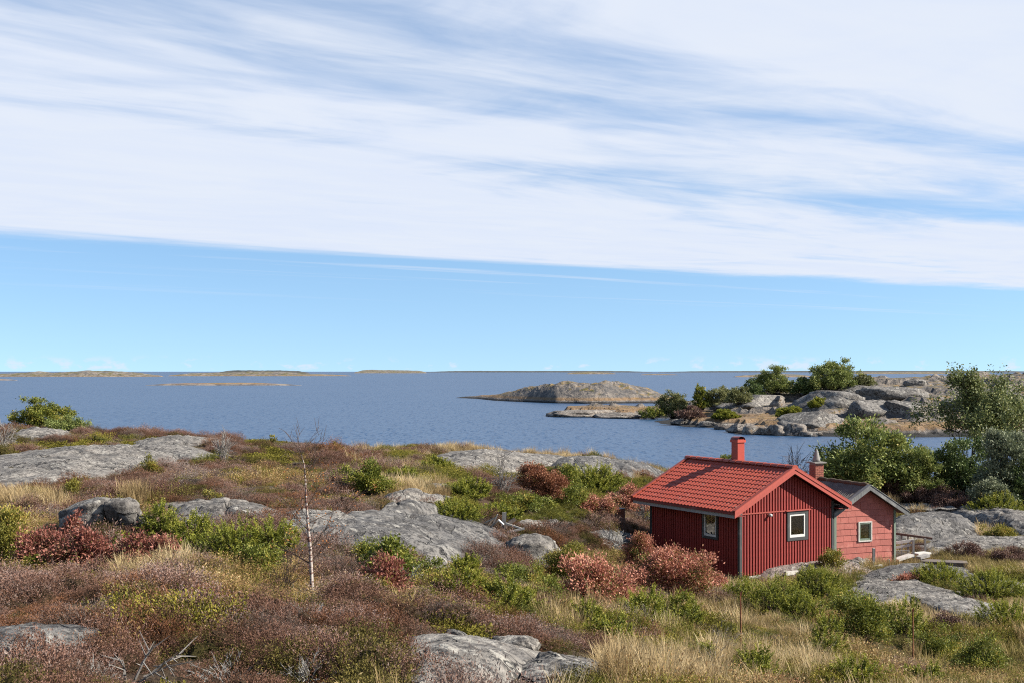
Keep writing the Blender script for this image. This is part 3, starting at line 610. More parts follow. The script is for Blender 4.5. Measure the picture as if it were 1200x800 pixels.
outcrop([(515,547),(520,534),(560,530),(640,533),(660,545),(610,556),(540,556)], 0.6, 20, 'pale grassy rock hump on the shore crest', 'rock', 2.2)
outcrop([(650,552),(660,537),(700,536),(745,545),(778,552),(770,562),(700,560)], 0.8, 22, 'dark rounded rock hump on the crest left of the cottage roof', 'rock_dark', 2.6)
boulder_px(660, 556, 24, 14, 23, 'dark cleft rock block at the end of the crest hump', 'rock_dark')
outcrop([(480,775),(500,752),(540,748),(590,758),(622,772),(600,790),(560,800),(520,796),(500,788)], 0.16, 24, 'sloping grey rock slab at the bottom centre', 'rock', 2.2, rough=0.5)
boulder_px(536, 753, 32, 14, 26, 'small dark boulder on top of the bottom centre slab', 'rock_dark', cuts=12)
boulder_px(605, 766, 88, 19, 27, 'wide low cracked boulder at the bottom centre', 'rock', cuts=12, depth=0.6)
outcrop([(620,782),(650,772),(700,778),(725,790),(690,800),(640,800)], 0.10, 28, 'narrow rock tongue sinking into dry grass at bottom', 'rock', 2.2)
outcrop([(972,712),(985,694),(1020,684),(1060,690),(1110,702),(1160,714),(1160,732),(1120,728),(1070,716),(1010,720)], 0.40, 29, 'pale speckled rock slab between the green junipers', 'rock', 2.6)
outcrop([(1020,686),(1030,671),(1070,665),(1110,668),(1150,680),(1130,688),(1070,684)], 0.40, 30, 'grey rock hump in front of the small pink annex', 'rock_dark', 2.4)
outcrop([(1135,690),(1150,681),(1215,684),(1215,694),(1170,697)], 0.14, 32, 'low bare rock at the right edge', 'rock', 2.5)
outcrop([(1085,652),(1095,634),(1150,630),(1230,632),(1230,648),(1150,646)], 0.5, 33, 'wide grey ledge at the right edge behind the wooden trough', 'rock', 3.0)
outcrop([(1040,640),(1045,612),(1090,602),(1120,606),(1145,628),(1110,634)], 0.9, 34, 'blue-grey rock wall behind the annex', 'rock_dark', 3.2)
outcrop([(1055,602),(1070,588),(1130,592),(1200,610),(1230,622),(1230,634),(1170,626),(1110,606)], 0.8, 36, 'long sloping rock ledge below the bushes at right', 'rock', 2.8)
outcrop([(868,676),(880,668),(960,664),(1000,664),(1004,671),(960,672),(905,680)], 0.32, 38, 'pinkish bedrock lip under the cottage gable wall', 'rock_pink', 3.0)
outcrop([(985,664),(990,655),(1015,655),(1026,662),(1010,668)], 0.34, 39, 'grey rock at the foot of the annex wall', 'rock', 2.0)
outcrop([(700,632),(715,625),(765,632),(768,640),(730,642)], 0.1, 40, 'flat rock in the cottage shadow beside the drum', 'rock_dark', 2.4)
for k, (cx, by, w, h, mt, lab) in enumerate([
    (886,476,60,17,'rock_far','big smooth grey rock left on the headland'),
    (912,475,18,15,'rock_shore','small pale block beside the big smooth headland rock'),
    (965,478,60,26,'rock_far','tilted grey slab on the left flank of the headland hill'),
    (1005,466,46,18,'rock_far','grey cliff block on top of the headland hill'),
    (1045,466,50,17,'rock_far','wide cliff block below the crest of the headland hill'),
    (1000,479,26,14,'rock_far','small block at the foot of the headland cliff'),
    (1030,487,42,22,'rock_far','pale cliff face low on the headland hill'),
    (1060,486,34,22,'rock_far','second pale cliff face beside the dark cleft on the headland'),
    (1075,451,26,9,'rock_far','dark lone boulder on the crest of the headland hill'),
    (952,497,50,18,'rock_far','smooth grey slab above the shore boulders'),
    (866,506,28,12,'rock_shore','orange-stained shore boulder at the left end of the boulder row'),
    (884,508,24,14,'rock_shore','rounded pale shore boulder, second in the row'),
    (898,508,18,10,'rock_shore','small pale shore boulder in the middle of the row'),
    (913,509,26,15,'rock_shore','cracked pale shore boulder right of the middle'),
    (930,510,26,18,'rock_shore','pointed pale shore boulder near the bush'),
    (948,511,26,7,'rock_shore','flat low shore rock at the right end of the row'),
    (828,500,26,9,'rock_far','dark low rock at the waterline of the headland'),
    (800,496,22,7,'rock_far','low dark shore rock near the headland bushes'),
    (850,503,22,9,'rock_shore','brown shore rock left of the boulder row'),
    (845,478,22,8,'rock_far','dark stones below the headland bushes'),
    (690,488,60,10,'rock_shore','smooth tip of the low rocky point'),
    (728,489,40,7,'rock_shore','orange-edged rock on the low rocky point'),
    (1135,480,40,18,'rock_far','grey rock seen through the thin alder'),
    (1175,470,44,18,'rock_far','grey rock near the right edge on the headland')]):
    boulder_px(cx, by, w*(1.6 if w > 28 else 1.2), h*0.78, 70+k, lab, mt, hitf=hit_h, depth=0.9, group='rocks on the headland', cuts=6, sink=0.42, round_=0.85)

# ---------------------------------------------------------------- the cottage
class MB:
    def __init__(s): s.v = []; s.f = []
    def add(s, V, Fc):
        o = len(s.v); s.v += [tuple(p) for p in V]; s.f += [tuple(i+o for i in f) for f in Fc]; return s
    def box(s, x0, x1, y0, y1, z0, z1):
        V = [(x, y, z) for z in (z0, z1) for x, y in ((x0, y0), (x1, y0), (x1, y1), (x0, y1))]
        return s.add(V, [(3, 2, 1, 0), (4, 5, 6, 7), (0, 1, 5, 4), (1, 2, 6, 5), (2, 3, 7, 6), (3, 0, 4, 7)])
    def prism(s, poly, y0, y1):                            # polygon in (x, z), counter-clockwise seen from -y
        n = len(poly); V = [(a, y0, z) for a, z in poly]+[(a, y1, z) for a, z in poly]
        return s.add(V, [tuple(range(n)), tuple(range(2*n-1, n-1, -1))]+[(i, i+n, (i+1) % n+n, (i+1) % n) for i in range(n)])
    def prism_x(s, poly, x0, x1):                          # polygon in (y, z)
        n = len(poly); V = [(x0, a, z) for a, z in poly]+[(x1, a, z) for a, z in poly]
        return s.add(V, [tuple(range(n-1, -1, -1)), tuple(range(n, 2*n))]+[(i, (i+1) % n, (i+1) % n+n, i+n) for i in range(n)])
    def beam(s, p, q, w, h):
        p, q = Vector(p), Vector(q); d = (q-p).normalized(); up = Vector((0, 0, 1)) if abs(d.z) < 0.95 else Vector((0, 1, 0))
        sd = d.cross(up).normalized()*w/2; u2 = sd.cross(d).normalized()*h/2
        V = [e+a*sd+b*u2 for e in (p, q) for a, b in ((-1, -1), (1, -1), (1, 1), (-1, 1))]
        return s.add(V, [(0, 1, 2, 3), (7, 6, 5, 4), (0, 4, 5, 1), (1, 5, 6, 2), (2, 6, 7, 3), (3, 7, 4, 0)])
    def tube(s, path, radii, n=8, cap=True):
        rings = []; path = [Vector(p) for p in path]
        for i, p in enumerate(path):
            d = (path[min(i+1, len(path)-1)]-path[max(i-1, 0)]).normalized()
            a = d.orthogonal().normalized(); b = d.cross(a)
            rr_ = float(radii[i]); rings.append([p+rr_*(math.cos(2*math.pi*k/n)*a+math.sin(2*math.pi*k/n)*b) for k in range(n)])
        V = [v for r in rings for v in r]; Fc = []
        for i in range(len(path)-1):
            for k in range(n): Fc.append((i*n+k, i*n+(k+1) % n, (i+1)*n+(k+1) % n, (i+1)*n+k))
        if cap: Fc += [tuple(range(n-1, -1, -1)), tuple(range((len(path)-1)*n, len(path)*n))]
        return s.add(V, Fc)
    def build(s, name, mat, parent=None, smooth=False):
        o = mesh_np(name, s.v, s.f, mat, smooth=smooth, parent=parent)
        import bmesh
        b = bmesh.new(); b.from_mesh(o.data); bmesh.ops.recalc_face_normals(b, faces=b.faces); b.to_mesh(o.data); b.free(); return o

def clip_half(poly, a, b, c):                              # keep a*x+b*z <= c
    r = []; n = len(poly)
    for i in range(n):
        p, q = poly[i], poly[(i+1) % n]; fp, fq = a*p[0]+b*p[1]-c, a*q[0]+b*q[1]-c
        if fp <= 0: r.append(p)
        if fp*fq < 0: t = fp/(fp-fq); r.append((p[0]+t*(q[0]-p[0]), p[1]+t*(q[1]-p[1])))
    return r
def clip_rect(poly, x0, x1, z0, z1):
    for h in ((-1, 0, -x0), (1, 0, x1), (0, -1, -z0), (0, 1, z1)):
        if len(poly) >= 3: poly = clip_half(poly, *h)
    return poly
def wall_with_hole(mb, gable, hole, y0, y1):
    x0, x1, z0, z1 = hole; B = 50
    for r in ((-B, x0, -B, B), (x1, B, -B, B), (x0, x1, -B, z0), (x0, x1, z1, B)):
        p = clip_rect(gable, *r)
        if len(p) >= 3: mb.prism(p, y0, y1)

HW_, HL, RZ, SL = 4.86, 5.42, 4.0, 0.505                 # width, length, ridge height, roof slope
house = empty('cottage', (8.518, 45.3, 3.31), math.radians(31.2), 'red wooden cottage with red tiled roof and red metal chimney', 'cottage')
mid = HW_/2
def roof_z(a): return RZ-SL*abs(a-mid)
und = 0.17
gable = [(0, 0), (HW_, 0), (HW_, roof_z(HW_)-und), (mid, RZ-und), (0, roof_z(0)-und)]
def window(parent, name, x0, x1, z0, z1, axis, wy, casing, cas_w, sash_w, casemat, sashmat, label=None, two=True):
    """x0..x1, z0..z1 = the opening; axis 'y': faces -y at y=wy, axis 'x': faces -x at x=wy"""
    def bx(mb, a0, a1, d0, d1, c0, c1):
        return mb.box(a0, a1, wy+d0, wy+d1, c0, c1) if axis == 'y' else mb.box(wy+d0, wy+d1, a0, a1, c0, c1)
    s = sash_w; f = MB()
    bx(f, x0, x0+s, -0.035, 0.05, z0, z1); bx(f, x1-s, x1, -0.035, 0.05, z0, z1)
    bx(f, x0+s, x1-s, -0.035, 0.05, z0, z0+s*1.25); bx(f, x0+s, x1-s, -0.035, 0.05, z1-s, z1)
    w = f.build(name, sashmat, parent)
    if label: w['label'] = label
    c = MB(); k = cas_w
    bx(c, x0-k, x0-0.002, -0.055, 0.0, z0-k, z1+k); bx(c, x1+0.002, x1+k, -0.055, 0.0, z0-k, z1+k)
    bx(c, x0-0.002, x1+0.002, -0.053, 0.0, z0-k, z0-0.002); bx(c, x0-0.002, x1+0.002, -0.053, 0.0, z1+0.002, z1+k)
    c.build('casing', casemat, w)
    p = MB(); bx(p, x0+s, x1-s, 0.004, 0.010, z0+s*1.25, z1-s); p.build('pane', M['glass'], w)
    return w
# front gable wall and its boards
w = MB(); GO = (2.52, 3.36, 1.29, 2.19); wall_with_hole(w, gable, GO, 0.045, 0.14); gw = w.build('gable_wall', M['red'], house)
trim_z = 2.33; xs = np.arange(0.13, HW_-0.08, 0.1435); bshare = {}
for x in xs:
    bw = 0.036
    for (z0, z1) in ((0.0, trim_z-0.02), (trim_z+0.03, None)):
        za, zb = roof_z(x-bw)-und-0.005, roof_z(x+bw)-und-0.005
        if z1 is None and min(za, zb) < z0+0.05: continue
        if z1 is not None and 2.36 < x < 3.52: segs = [(z0, 1.165)]
        else: segs = [(z0, z1)]
        if z1 is None and 2.36 < x < 3.52: segs = [(2.36, None)]
        for s0, s1 in segs:
            if s1 is not None and (round(s0, 3), round(s1, 3)) in bshare:
                o = bpy.data.objects.new('board', bshare[(round(s0, 3), round(s1, 3))]); link(o); o.parent = gw; o.location = (x, 0, 0); continue
            m_ = MB(); m_.prism([(-bw, s0), (bw, s0), (bw, zb if s1 is None else s1), (-bw, za if s1 is None else s1)], 0.002, 0.046)
            o = m_.build('board', M['red'], gw); o.location = (x, 0, 0)
            if s1 is not None: bshare[(round(s0, 3), round(s1, 3))] = o.data
t_ = MB(); t_.box(0.06, 2.36, -0.02, 0.044, trim_z-0.018, trim_z+0.028); t_.build('trim_strip', M['red_trim'], house)
t_ = MB(); t_.box(2.30, 3.58, -0.07, 0.044, 2.312, 2.352); t_.build('window_head_trim', M['red_trim'], house)
# the shaded long wall
w = MB(); SO = (1.33, 2.05, 1.33, 2.22); x_ = [(0, 0), (HL, 0), (HL, roof_z(0)-und), (0, roof_z(0)-und)]
y0_, y1_, z0_, z1_ = SO
w.prism_x([(0.14, 0), (y0_, 0), (y0_, x_[2][1]), (0.14, x_[2][1])], 0.045, 0.14); w.prism_x([(y1_, 0), (HL, 0), (HL, x_[2][1]), (y1_, x_[2][1])], 0.045, 0.14)
w.prism_x([(y0_, 0), (y1_, 0), (y1_, z0_), (y0_, z0_)], 0.045, 0.14); w.prism_x([(y0_, z1_), (y1_, z1_), (y1_, x_[2][1]), (y0_, x_[2][1])], 0.045, 0.14)
sw = w.build('side_wall', M['red'], house)
bs = {}
for y in np.arange(0.13, HL-0.06, 0.1435):
    key = 1.21 if 1.2 < y < 2.18 else 2.58
    if key not in bs:
        m_ = MB(); m_.prism_x([(-0.036, 0), (0.036, 0), (0.036, key), (-0.036, key)], 0.002, 0.046); o = m_.build('board', M['red'], sw); bs[key] = o.data
    else: o = bpy.data.objects.new('board', bs[key]); link(o); o.parent = sw
    o.location = (0, y, 0)
w = MB(); w.box(HW_-0.14, HW_-0.045, 0.14, HL-0.10, 0, roof_z(HW_)-und); w.build('side_wall', M['red'], house)
w = MB(); w.prism(gable, HL-0.10, HL); w.build('gable_wall', M['red'], house)
w = MB(); w.box(0.10, HW_-0.1, 0.10, HL-0.08, -0.12, 0.02); w.build('floor_frame', M['dark_wood'], house)
w = MB(); w.box(0.5, HW_-0.2, 2.9, 2.95, 0.03, 2.5); w.build('inner_wall', M['inner'], house)
for (x, y) in ((0.0, 0.0), (HW_, 0.0), (0.0, HL)):
    c = MB(); sx = 1 if x > 0 else -1
    c.box(min(x, x+sx*-0.10), max(x, x+sx*-0.10), -0.022 if y == 0 else HL+0.005, 0.040 if y == 0 else HL+0.025, -0.03, roof_z(x)-und-0.01)
    c.box(min(x, x+sx*0.025), max(x, x+sx*0.025), (-0.022 if y == 0 else HL-0.10), (0.10 if y == 0 else HL+0.025), -0.03, roof_z(x)-und-0.01)
    c.build('corner_board', M['dark_grey'], house)
window(house, 'window', *GO, 'y', 0.03, 0.045, 0.125, 0.075, M['dark_grey'], M['white'])
window(house, 'window', *SO, 'x', 0.03, 0.045, 0.10, 0.065, M['dark_grey'], M['white'])
# curtain and things in the window
cm = MB(); n_ = 14
for i in range(n_):
    a0, a1 = 2.60+i*0.018, 2.60+(i+1)*0.018; q0, q1 = 0.20+0.02*math.sin(i*1.9), 0.20+0.02*math.sin((i+1)*1.9)
    cm.add([(a0, q0, 1.3), (a1, q1, 1.3), (a1, q1, 2.2), (a0, q0, 2.2)], [(0, 1, 2, 3)])
cm.build('curtain', M['curtain'], house)
# roof
E0, E1, Y0, Y1 = -0.57, HW_+0.57, -0.36, HL+0.52
def tile_slope(sign):
    L = mid-E0; sl = math.hypot(L, SL*L); rows = 12; rl = sl/rows; wv = 0.2; ns = 8
    ys = np.arange(Y0+0.02, Y1-0.02+1e-6, wv/ns); k = len(ys)
    ph = (ys-ys[0])/wv*2*np.pi
    prof = 0.021*np.where(np.sin(ph) > -0.35, np.sin(ph), -0.35+0.3*(np.sin(ph)+0.35))
    V = []; 
    cs, sn = 1/math.hypot(1, SL), SL/math.hypot(1, SL)
    lines = []
    for r in range(rows):
        lines += [(r*rl, 0.0), ((r+1)*rl-0.002, 0.020)]
    lines.append((sl, -0.02))
    for d, h in lines:                                     # d measured down from the ridge
        off = prof+h
        a = (d*cs)+off*sn; z = RZ-d*sn+off*cs
        V.append(np.stack([mid-sign*a, ys, z], 1))
    V = np.concatenate(V); m = len(lines); ii = np.arange(m*k).reshape(m, k)
    q = np.stack([ii[:-1, :-1].ravel(), ii[:-1, 1:].ravel(), ii[1:, 1:].ravel(), ii[1:, :-1].ravel()], 1)
    if sign < 0: q = q[:, ::-1]
    mesh_np('roof_sheet', V, q, M['roof_red'], parent=house)
tile_slope(1); tile_slope(-1)
for s in (1, -1):
    m_ = MB(); e = mid-s*(mid-E0); zE = roof_z(E0)
    pl = [(mid, RZ-0.03), (e, zE-0.03), (e, zE-0.10), (mid, RZ-0.10)]
    m_.prism(pl, Y0+0.04, Y1-0.04); m_.build('roof_deck', M['red_dark'], house)
    m_ = MB()                                              # eaves: red edge over a white fascia, its shade painted in as grey
    m_.box(min(e, e-s*0.03), max(e, e-s*0.03), Y0+0.03, Y1-0.03, zE-0.10, zE-0.015); m_.build('eave_edge', M['red_dark'], house)
    m_ = MB(); e2 = e+s*0.03; m_.box(min(e2, e2+s*0.03), max(e2, e2+s*0.03), Y0+0.05, Y1-0.05, zE-0.235, zE-0.101); m_.build('fascia', M['eave_shaded_white'], house)
    m_ = MB(); m_.box(min(e2+s*0.03, (0.0 if s > 0 else HW_)), max(e2+s*0.03, (0.0 if s > 0 else HW_)), Y0+0.05, Y1-0.05, zE-0.19, zE-0.17); m_.build('soffit', M['red_dark'], house)
    for (ya, yb) in ((Y0-0.03, Y0+0.0), (Y1-0.0, Y1+0.03)):
        m_ = MB(); e3 = e-s*0.02; zz = roof_z(E0)-0.01
        m_.prism([(mid, RZ+0.02), (e3, zz+0.02), (e3, zz-0.215), (mid, RZ-0.215)], ya, yb); bb = m_.build('barge_board', M['red_trim'], house)
        m_ = MB(); y2 = (ya-0.022, ya-0.001) if ya < 0 else (yb+0.001, yb+0.022)
        m_.prism([(mid, RZ+0.045), (e3-s*0.01, zz+0.045), (e3-s*0.01, zz-0.055), (mid, RZ-0.055)], *y2); m_.build('verge_strip', M['red_trim'], bb)
    m_ = MB(); m_.prism([(mid, RZ+0.075), (e-s*0.02, roof_z(E0)+0.065), (e-s*0.02, roof_z(E0)+0.04), (mid, RZ+0.05)], Y0-0.055, Y0+0.10); m_.build('verge_cap', M['roof_red'], house)
    m_ = MB(); m_.prism([(mid, RZ+0.075), (e-s*0.02, roof_z(E0)+0.065), (e-s*0.02, roof_z(E0)+0.04), (mid, RZ+0.05)], Y1-0.10, Y1+0.055); m_.build('verge_cap', M['roof_red'], house)
rd = None
for y in np.arange(Y0-0.04, Y1-0.2, 0.405):
    if rd is None:
        m_ = MB(); n_ = 8; V = []
        for yy, r in ((0, 0.125), (0.385, 0.108)):
            for k in range(n_+1):
                t = math.pi*k/n_; V.append((r*1.25*math.cos(t), yy, r*0.85*math.sin(t)))
        m_.add(V, [(k, k+1, k+2+n_, k+1+n_) for k in range(n_)]+[tuple(range(n_, -1, -1)), tuple(range(n_+1, 2*n_+2))])
        o = m_.build('ridge_tile', M['roof_red'], house); rd = o.data
    else: o = bpy.data.objects.new('ridge_tile', rd); link(o); o.parent = house
    o.location = (mid, y, RZ+0.012)
ch = MB(); ch.box(mid+0.10, mid+0.46, 2.95, 3.33, 3.4, 4.92); cho = ch.build('chimney', M['red_metal'], house)
m_ = MB(); m_.box(mid+0.06, mid+0.50, 2.91, 3.37, 4.80, 4.90)
cho2 = m_.build('chimney_collar', M['red_metal'], cho)
m_ = MB(); V = []; n_ = 8
for yy in (2.92, 3.36):
    for k in range(n_+1):
        t = math.pi*k/n_; V.append((mid+0.28+0.21*math.cos(t), yy, 4.90+0.14*math.sin(t)))
m_.add(V, [(k, k+1, k+2+n_, k+1+n_) for k in range(n_)]); 
m_.box(mid+0.12, mid+0.15, 2.96, 3.32, 4.90, 4.96); m_.box(mid+0.41, mid+0.44, 2.96, 3.32, 4.90, 4.96)
m_.build('chimney_hood', M['red_dark'], cho)
lm = MB(); lm.tube([(1.455, -0.01, 2.235), (1.455, -0.06, 2.235), (1.455, -0.13, 2.22), (1.455, -0.16, 2.21)], [0.05, 0.05, 0.062, 0.03], 10); lm.build('wall_lamp', M['bulb_white'], house, True)
for (x0, x1, y0, y1, h) in ((-0.02, 0.34, -0.02, 0.32, 0.5), (0.0, 0.3, 2.6, 2.95, 0.55), (0.0, 0.3, 5.0, 5.38, 0.55), (4.4, 4.8, 0.05, 0.4, 0.4), (2.3, 2.6, 0.05, 0.35, 0.4)):
    m_ = MB(); m_.box(x0, x1, y0, y1, -h, -0.125); m_.build('foundation_block', M['white_old'] if x0 < 0 else M['concrete'], house)
m_ = MB(); m_.box(0.45, 1.15, -0.02, 0.2, -0.14, -0.02); fb = m_.build('foundation_beam', M['white_old'], house)

# ---------------------------------------------------------------- the annex
AW, AL, ARZ, ASL = 2.96, 4.3, 3.24, 0.60
annex = empty('annex', (12.83, 48.2, 3.17), math.radians(22.0), 'small pink-red shingled annex with weathered grey roof and brick chimney', 'outbuilding')
am = AW/2
def az_(a): return ARZ-ASL*abs(a-am)
ag = [(0, -0.25), (AW, -0.25), (AW, az_(AW)-0.10), (am, ARZ-0.10), (0, az_(0)-0.10)]
AO = (1.20, 1.77, 1.03, 1.74)
m_ = MB(); wall_with_hole(m_, ag, AO, 0.03, 0.12); aw = m_.build('gable_wall', M['shingle_gap'], annex)
rg = random.Random(5); row = 0; z = -0.20
W5 = (AO[0]-0.05, AO[1]+0.05, AO[2]-0.05, AO[3]+0.05)
while z < 3.2:
    x = -0.42*(0.5 if row % 2 else 0.0)-rg.random()*0.15
    while x < AW:
        wd = 0.40+rg.uniform(-0.06, 0.10); tl = rg.uniform(-0.006, 0.006)
        rect = [(x+0.004, z+0.004+tl), (x+wd-0.004, z+0.004-tl), (x+wd-0.004, z+0.242), (x+0.004, z+0.242)]
        p0 = rect
        for h in ((-1, 0, 0.02-0.04), (1, 0, AW-0.02), (ASL, 1, ASL*am+0, ), ):
            pass
        p0 = clip_half(p0, -1, 0, -0.02); p0 = clip_half(p0, 1, 0, AW-0.02) if len(p0) > 2 else p0
        if len(p0) > 2: p0 = clip_half(p0, -ASL, 1, ARZ-0.105-ASL*am)
        if len(p0) > 2: p0 = clip_half(p0, ASL, 1, ARZ-0.105+ASL*am)
        if len(p0) > 2:
            ov = x < W5[1] and x+wd > W5[0] and z < W5[3] and z+0.245 > W5[2]
            regs = [(-9, 9, -9, 9)] if not ov else [(-9, W5[0], -9, 9), (W5[1], 9, -9, 9), (W5[0], W5[1], -9, W5[2]), (W5[0], W5[1], W5[3], 9)]
            for r in regs:
                pp = clip_rect(p0, *r)
                if len(pp) > 2:
                    ar = abs(sum(pp[i][0]*pp[(i+1) % len(pp)][1]-pp[(i+1) % len(pp)][0]*pp[i][1] for i in range(len(pp))))/2
                    if ar < 0.004: continue
                    zc0, zc1 = z, z+0.25; n = len(pp)
                    V = [(a, 0.029-(0.022-0.016*(b-zc0)/0.25), b) for a, b in pp]+[(a, 0.030, b) for a, b in pp]
                    mm = MB(); mm.add(V, [tuple(range(n)), tuple(range(2*n-1, n-1, -1))]+[(i, i+n, (i+1) % n+n, (i+1) % n) for i in range(n)])
                    mm.build('shingle', M['shingle'], aw)
        x += wd
    z += 0.245; row += 1
window(annex, 'window', *AO, 'y', 0.03, 0.03, 0.05, 0.055, M['white_old'], M['green_post'], None)
m_ = MB(); m_.box(0.12, AW-0.12, 2.2, 2.25, -0.2, 2.3); m_.build('inner_wall', M['dark_wood'], annex)
m_ = MB(); m_.box(1.26, 1.60, -0.005, 0.028, 2.28, 2.57); m_.build('vent_hatch', M['shingle'], annex)
for x0, x1 in ((0.0, 0.12), (AW-0.12, AW)):
    m_ = MB(); m_.box(x0, x1, 0.12, AL, -0.25, az_(0)-0.10); m_.build('side_wall', M['shingle'], annex)
m_ = MB(); m_.prism(ag, AL, AL+0.1); m_.build('gable_wall', M['shingle'], annex)
for x0, x1 in ((-0.035, 0.075), (AW-0.06, AW+0.035)):
    m_ = MB(); m_.box(x0, x1, -0.03, 0.003, -0.25, az_(0)-0.14); m_.build('corner_board', M['green_post'], annex)
AY0, AY1 = -0.32, AL+0.3
for s, ov in ((1, 0.24), (-1, 0.42)):
    L = am+ov; hyp = math.hypot(1, ASL); sl = L*hyp; cs, sn = 1/hyp, ASL/hyp
    ys = np.arange(AY0+0.02, AY1, 0.022); prof = 0.022*np.sin((ys-AY0)/0.13*2*np.pi)
    V = []; ln = np.linspace(0, sl, 8)
    for d in ln:
        off = prof+0.012*math.sin(d*7)*0.3; V.append(np.stack([am-s*(d*cs+off*sn), ys, ARZ-d*sn+off*cs], 1))
    V = np.concatenate(V); k = len(ys); ii = np.arange(8*k).reshape(8, k)
    q = np.stack([ii[:-1, :-1].ravel(), ii[:-1, 1:].ravel(), ii[1:, 1:].ravel(), ii[1:, :-1].ravel()], 1)
    mesh_np('roof_sheet', V, q if s > 0 else q[:, ::-1], M['annex_roof'], parent=annex, smooth=True)
    e = am-s*L; zE = ARZ-ASL*L
    m_ = MB(); m_.prism([(am, ARZ-0.025), (e, zE-0.025), (e, zE-0.075), (am, ARZ-0.075)], AY0+0.04, AY1-0.03); m_.build('roof_deck', M['dark_wood'], annex)
    for (ya, yb) in ((AY0-0.03, AY0+0.0), (AY1, AY1+0.03)):
        m_ = MB(); m_.prism([(am, ARZ+0.03), (e-s*0.03, zE+0.01), (e-s*0.03, zE-0.17), (am, ARZ-0.16)], ya, yb); bb = m_.build('barge_board', M['barge_grey'], annex)
        if ya < 0:
            m_ = MB(); m_.prism([(am, ARZ+0.065), (e-s*0.05, zE+0.045), (e-s*0.05, zE+0.02), (am, ARZ+0.04)], ya-0.02, 0.16+AY0); m_.build('verge_cap', M['barge_grey'], bb)
m_ = MB(); n_ = 24
m_.tube([(am+0.015*math.sin(i*1.7), AY0+0.16+(AY1-AY0-0.2)*i/n_, ARZ+0.03+0.014*math.sin(i*2.3)) for i in range(n_+1)], [0.085+0.012*math.sin(i*1.3) for i in range(n_+1)], 8)
m_.build('ridge_cap', M['moss_cap'], annex, True)
bc = MB(); cx0, cx1, cy0, cy1, cz0, cz1 = am-0.21, am+0.21, 3.0, 3.44, 2.9, 3.92
bc.box(cx0+0.008, cx1-0.008, cy0+0.008, cy1-0.008, cz0, cz1); bch = bc.build('chimney', M['mortar'], annex)
bd = {}
nr = int((cz1-cz0-0.02)/0.078)
for r in range(nr):
    zz = cz0+0.01+r*0.078
    for f in range(4):
        ln = (cx1-cx0) if f % 2 == 0 else (cy1-cy0); n = 2; st = (0.105 if r % 2 else 0.0)
        cuts_ = [0]+[c for c in (st, st+0.215, st+0.43) if 0.02 < c < ln-0.02]+[ln]
        for a, b in zip(cuts_[:-1], cuts_[1:]):
            L_ = round(b-a-0.012, 3)
            if L_ not in bd:
                mm = MB(); mm.box(0, L_, 0, 0.03, 0, 0.064); o = mm.build('brick', M['brick'], bch); bd[L_] = o.data
            else: o = bpy.data.objects.new('brick', bd[L_]); link(o); o.parent = bch
            a_ = a+0.006
            o.location, o.rotation_euler = [((cx0+a_, cy0-0.006, zz), (0, 0, 0)), ((cx1+0.006, cy0+a_, zz), (0, 0, math.pi/2)), ((cx1-a_, cy1+0.006, zz), (0, 0, math.pi)), ((cx0-0.006, cy1-a_, zz), (0, 0, -math.pi/2))][f]
m_ = MB(); m_.box(cx0-0.09, cx1+0.09, cy0-0.09, cy1+0.09, cz1, cz1+0.05); m_.build('chimney_slab', M['concrete'], bch)
m_ = MB(); m_.tube([(am, 3.22, cz1+0.05), (am, 3.22, cz1+0.16), (am+0.01, 3.22, cz1+0.42), (am+0.015, 3.22, cz1+0.55), (am+0.015, 3.22, cz1+0.60)], [0.17, 0.155, 0.09, 0.045, 0.012], 12); m_.build('chimney_cone', M['concrete'], bch, True)

# ---------------------------------------------------------------- things around the houses
def gpt(px, py): p = hit(px, py); return Vector(p)
def deck():
    b = Vector((0, 0, 0)); e = empty('wooden_railing', px3(1068, 653, 50.5), 0, 'old wooden railing with brown top rail beside the annex', 'railing')
    o = e.location; L = lambda px, py, d: Vector(px3(px, py, d))-o
    for (p, q, w, h, mt, nm) in ((L(1049, 624.5, 51.5), L(1092.5, 630.5, 51.2), 0.09, 0.09, 'brown_wood', 'top_rail'), (L(1050, 635.5, 50.2), L(1071, 632.5, 50.2), 0.05, 0.11, 'white_old', 'rail'), (L(1050, 641, 50.2), L(1068, 637.8, 50.2), 0.05, 0.10, 'white_old', 'rail'),
        (L(1070.2, 632, 50.15), L(1070.2, 653, 50.15), 0.09, 0.09, 'grey_wood', 'post'), (L(1084, 630, 51.2), L(1084, 651, 51.2), 0.08, 0.08, 'grey_wood', 'post'), (L(1064, 628, 51.4), L(1064, 647, 51.4), 0.05, 0.05, 'grey_wood', 'post'), (L(1056.5, 626, 51.5), L(1056.5, 650, 51.5), 0.05, 0.05, 'grey_wood', 'post'),
        (L(1072, 637, 51.3), L(1084, 637, 51.3), 0.04, 0.06, 'brown_wood', 'rail')):
        m_ = MB(); m_.beam(p, q, w, h); m_.build(nm, M[mt], e)
    for k in range(5):
        m_ = MB(); m_.beam(L(1050, 645+k*1.6, 50.9), L(1066, 644.4+k*1.6, 50.9), 0.06, 0.03); m_.build('slat', M['grey_wood'], e)
deck()
def plank(name, p, q, w, h, mt, label, cat='board', group=None):
    p, q = Vector(p), Vector(q); c = (p+q)/2; m_ = MB(); m_.beam(p-c, q-c, w, h); o = m_.build(name, M[mt]); o.location = c; return tag(o, label, cat, group)
plank('bleached_board', px3(1050, 655.5, 49.6), px3(1068, 649.5, 49.9), 0.35, 0.08, 'white_old', 'wide bleached board leaning below the wooden railing', 'board')
plank('bleached_board', px3(1072, 648.5, 50.6), px3(1087, 647, 51.0), 0.40, 0.07, 'white_old', 'bleached step board right of the railing post', 'board')
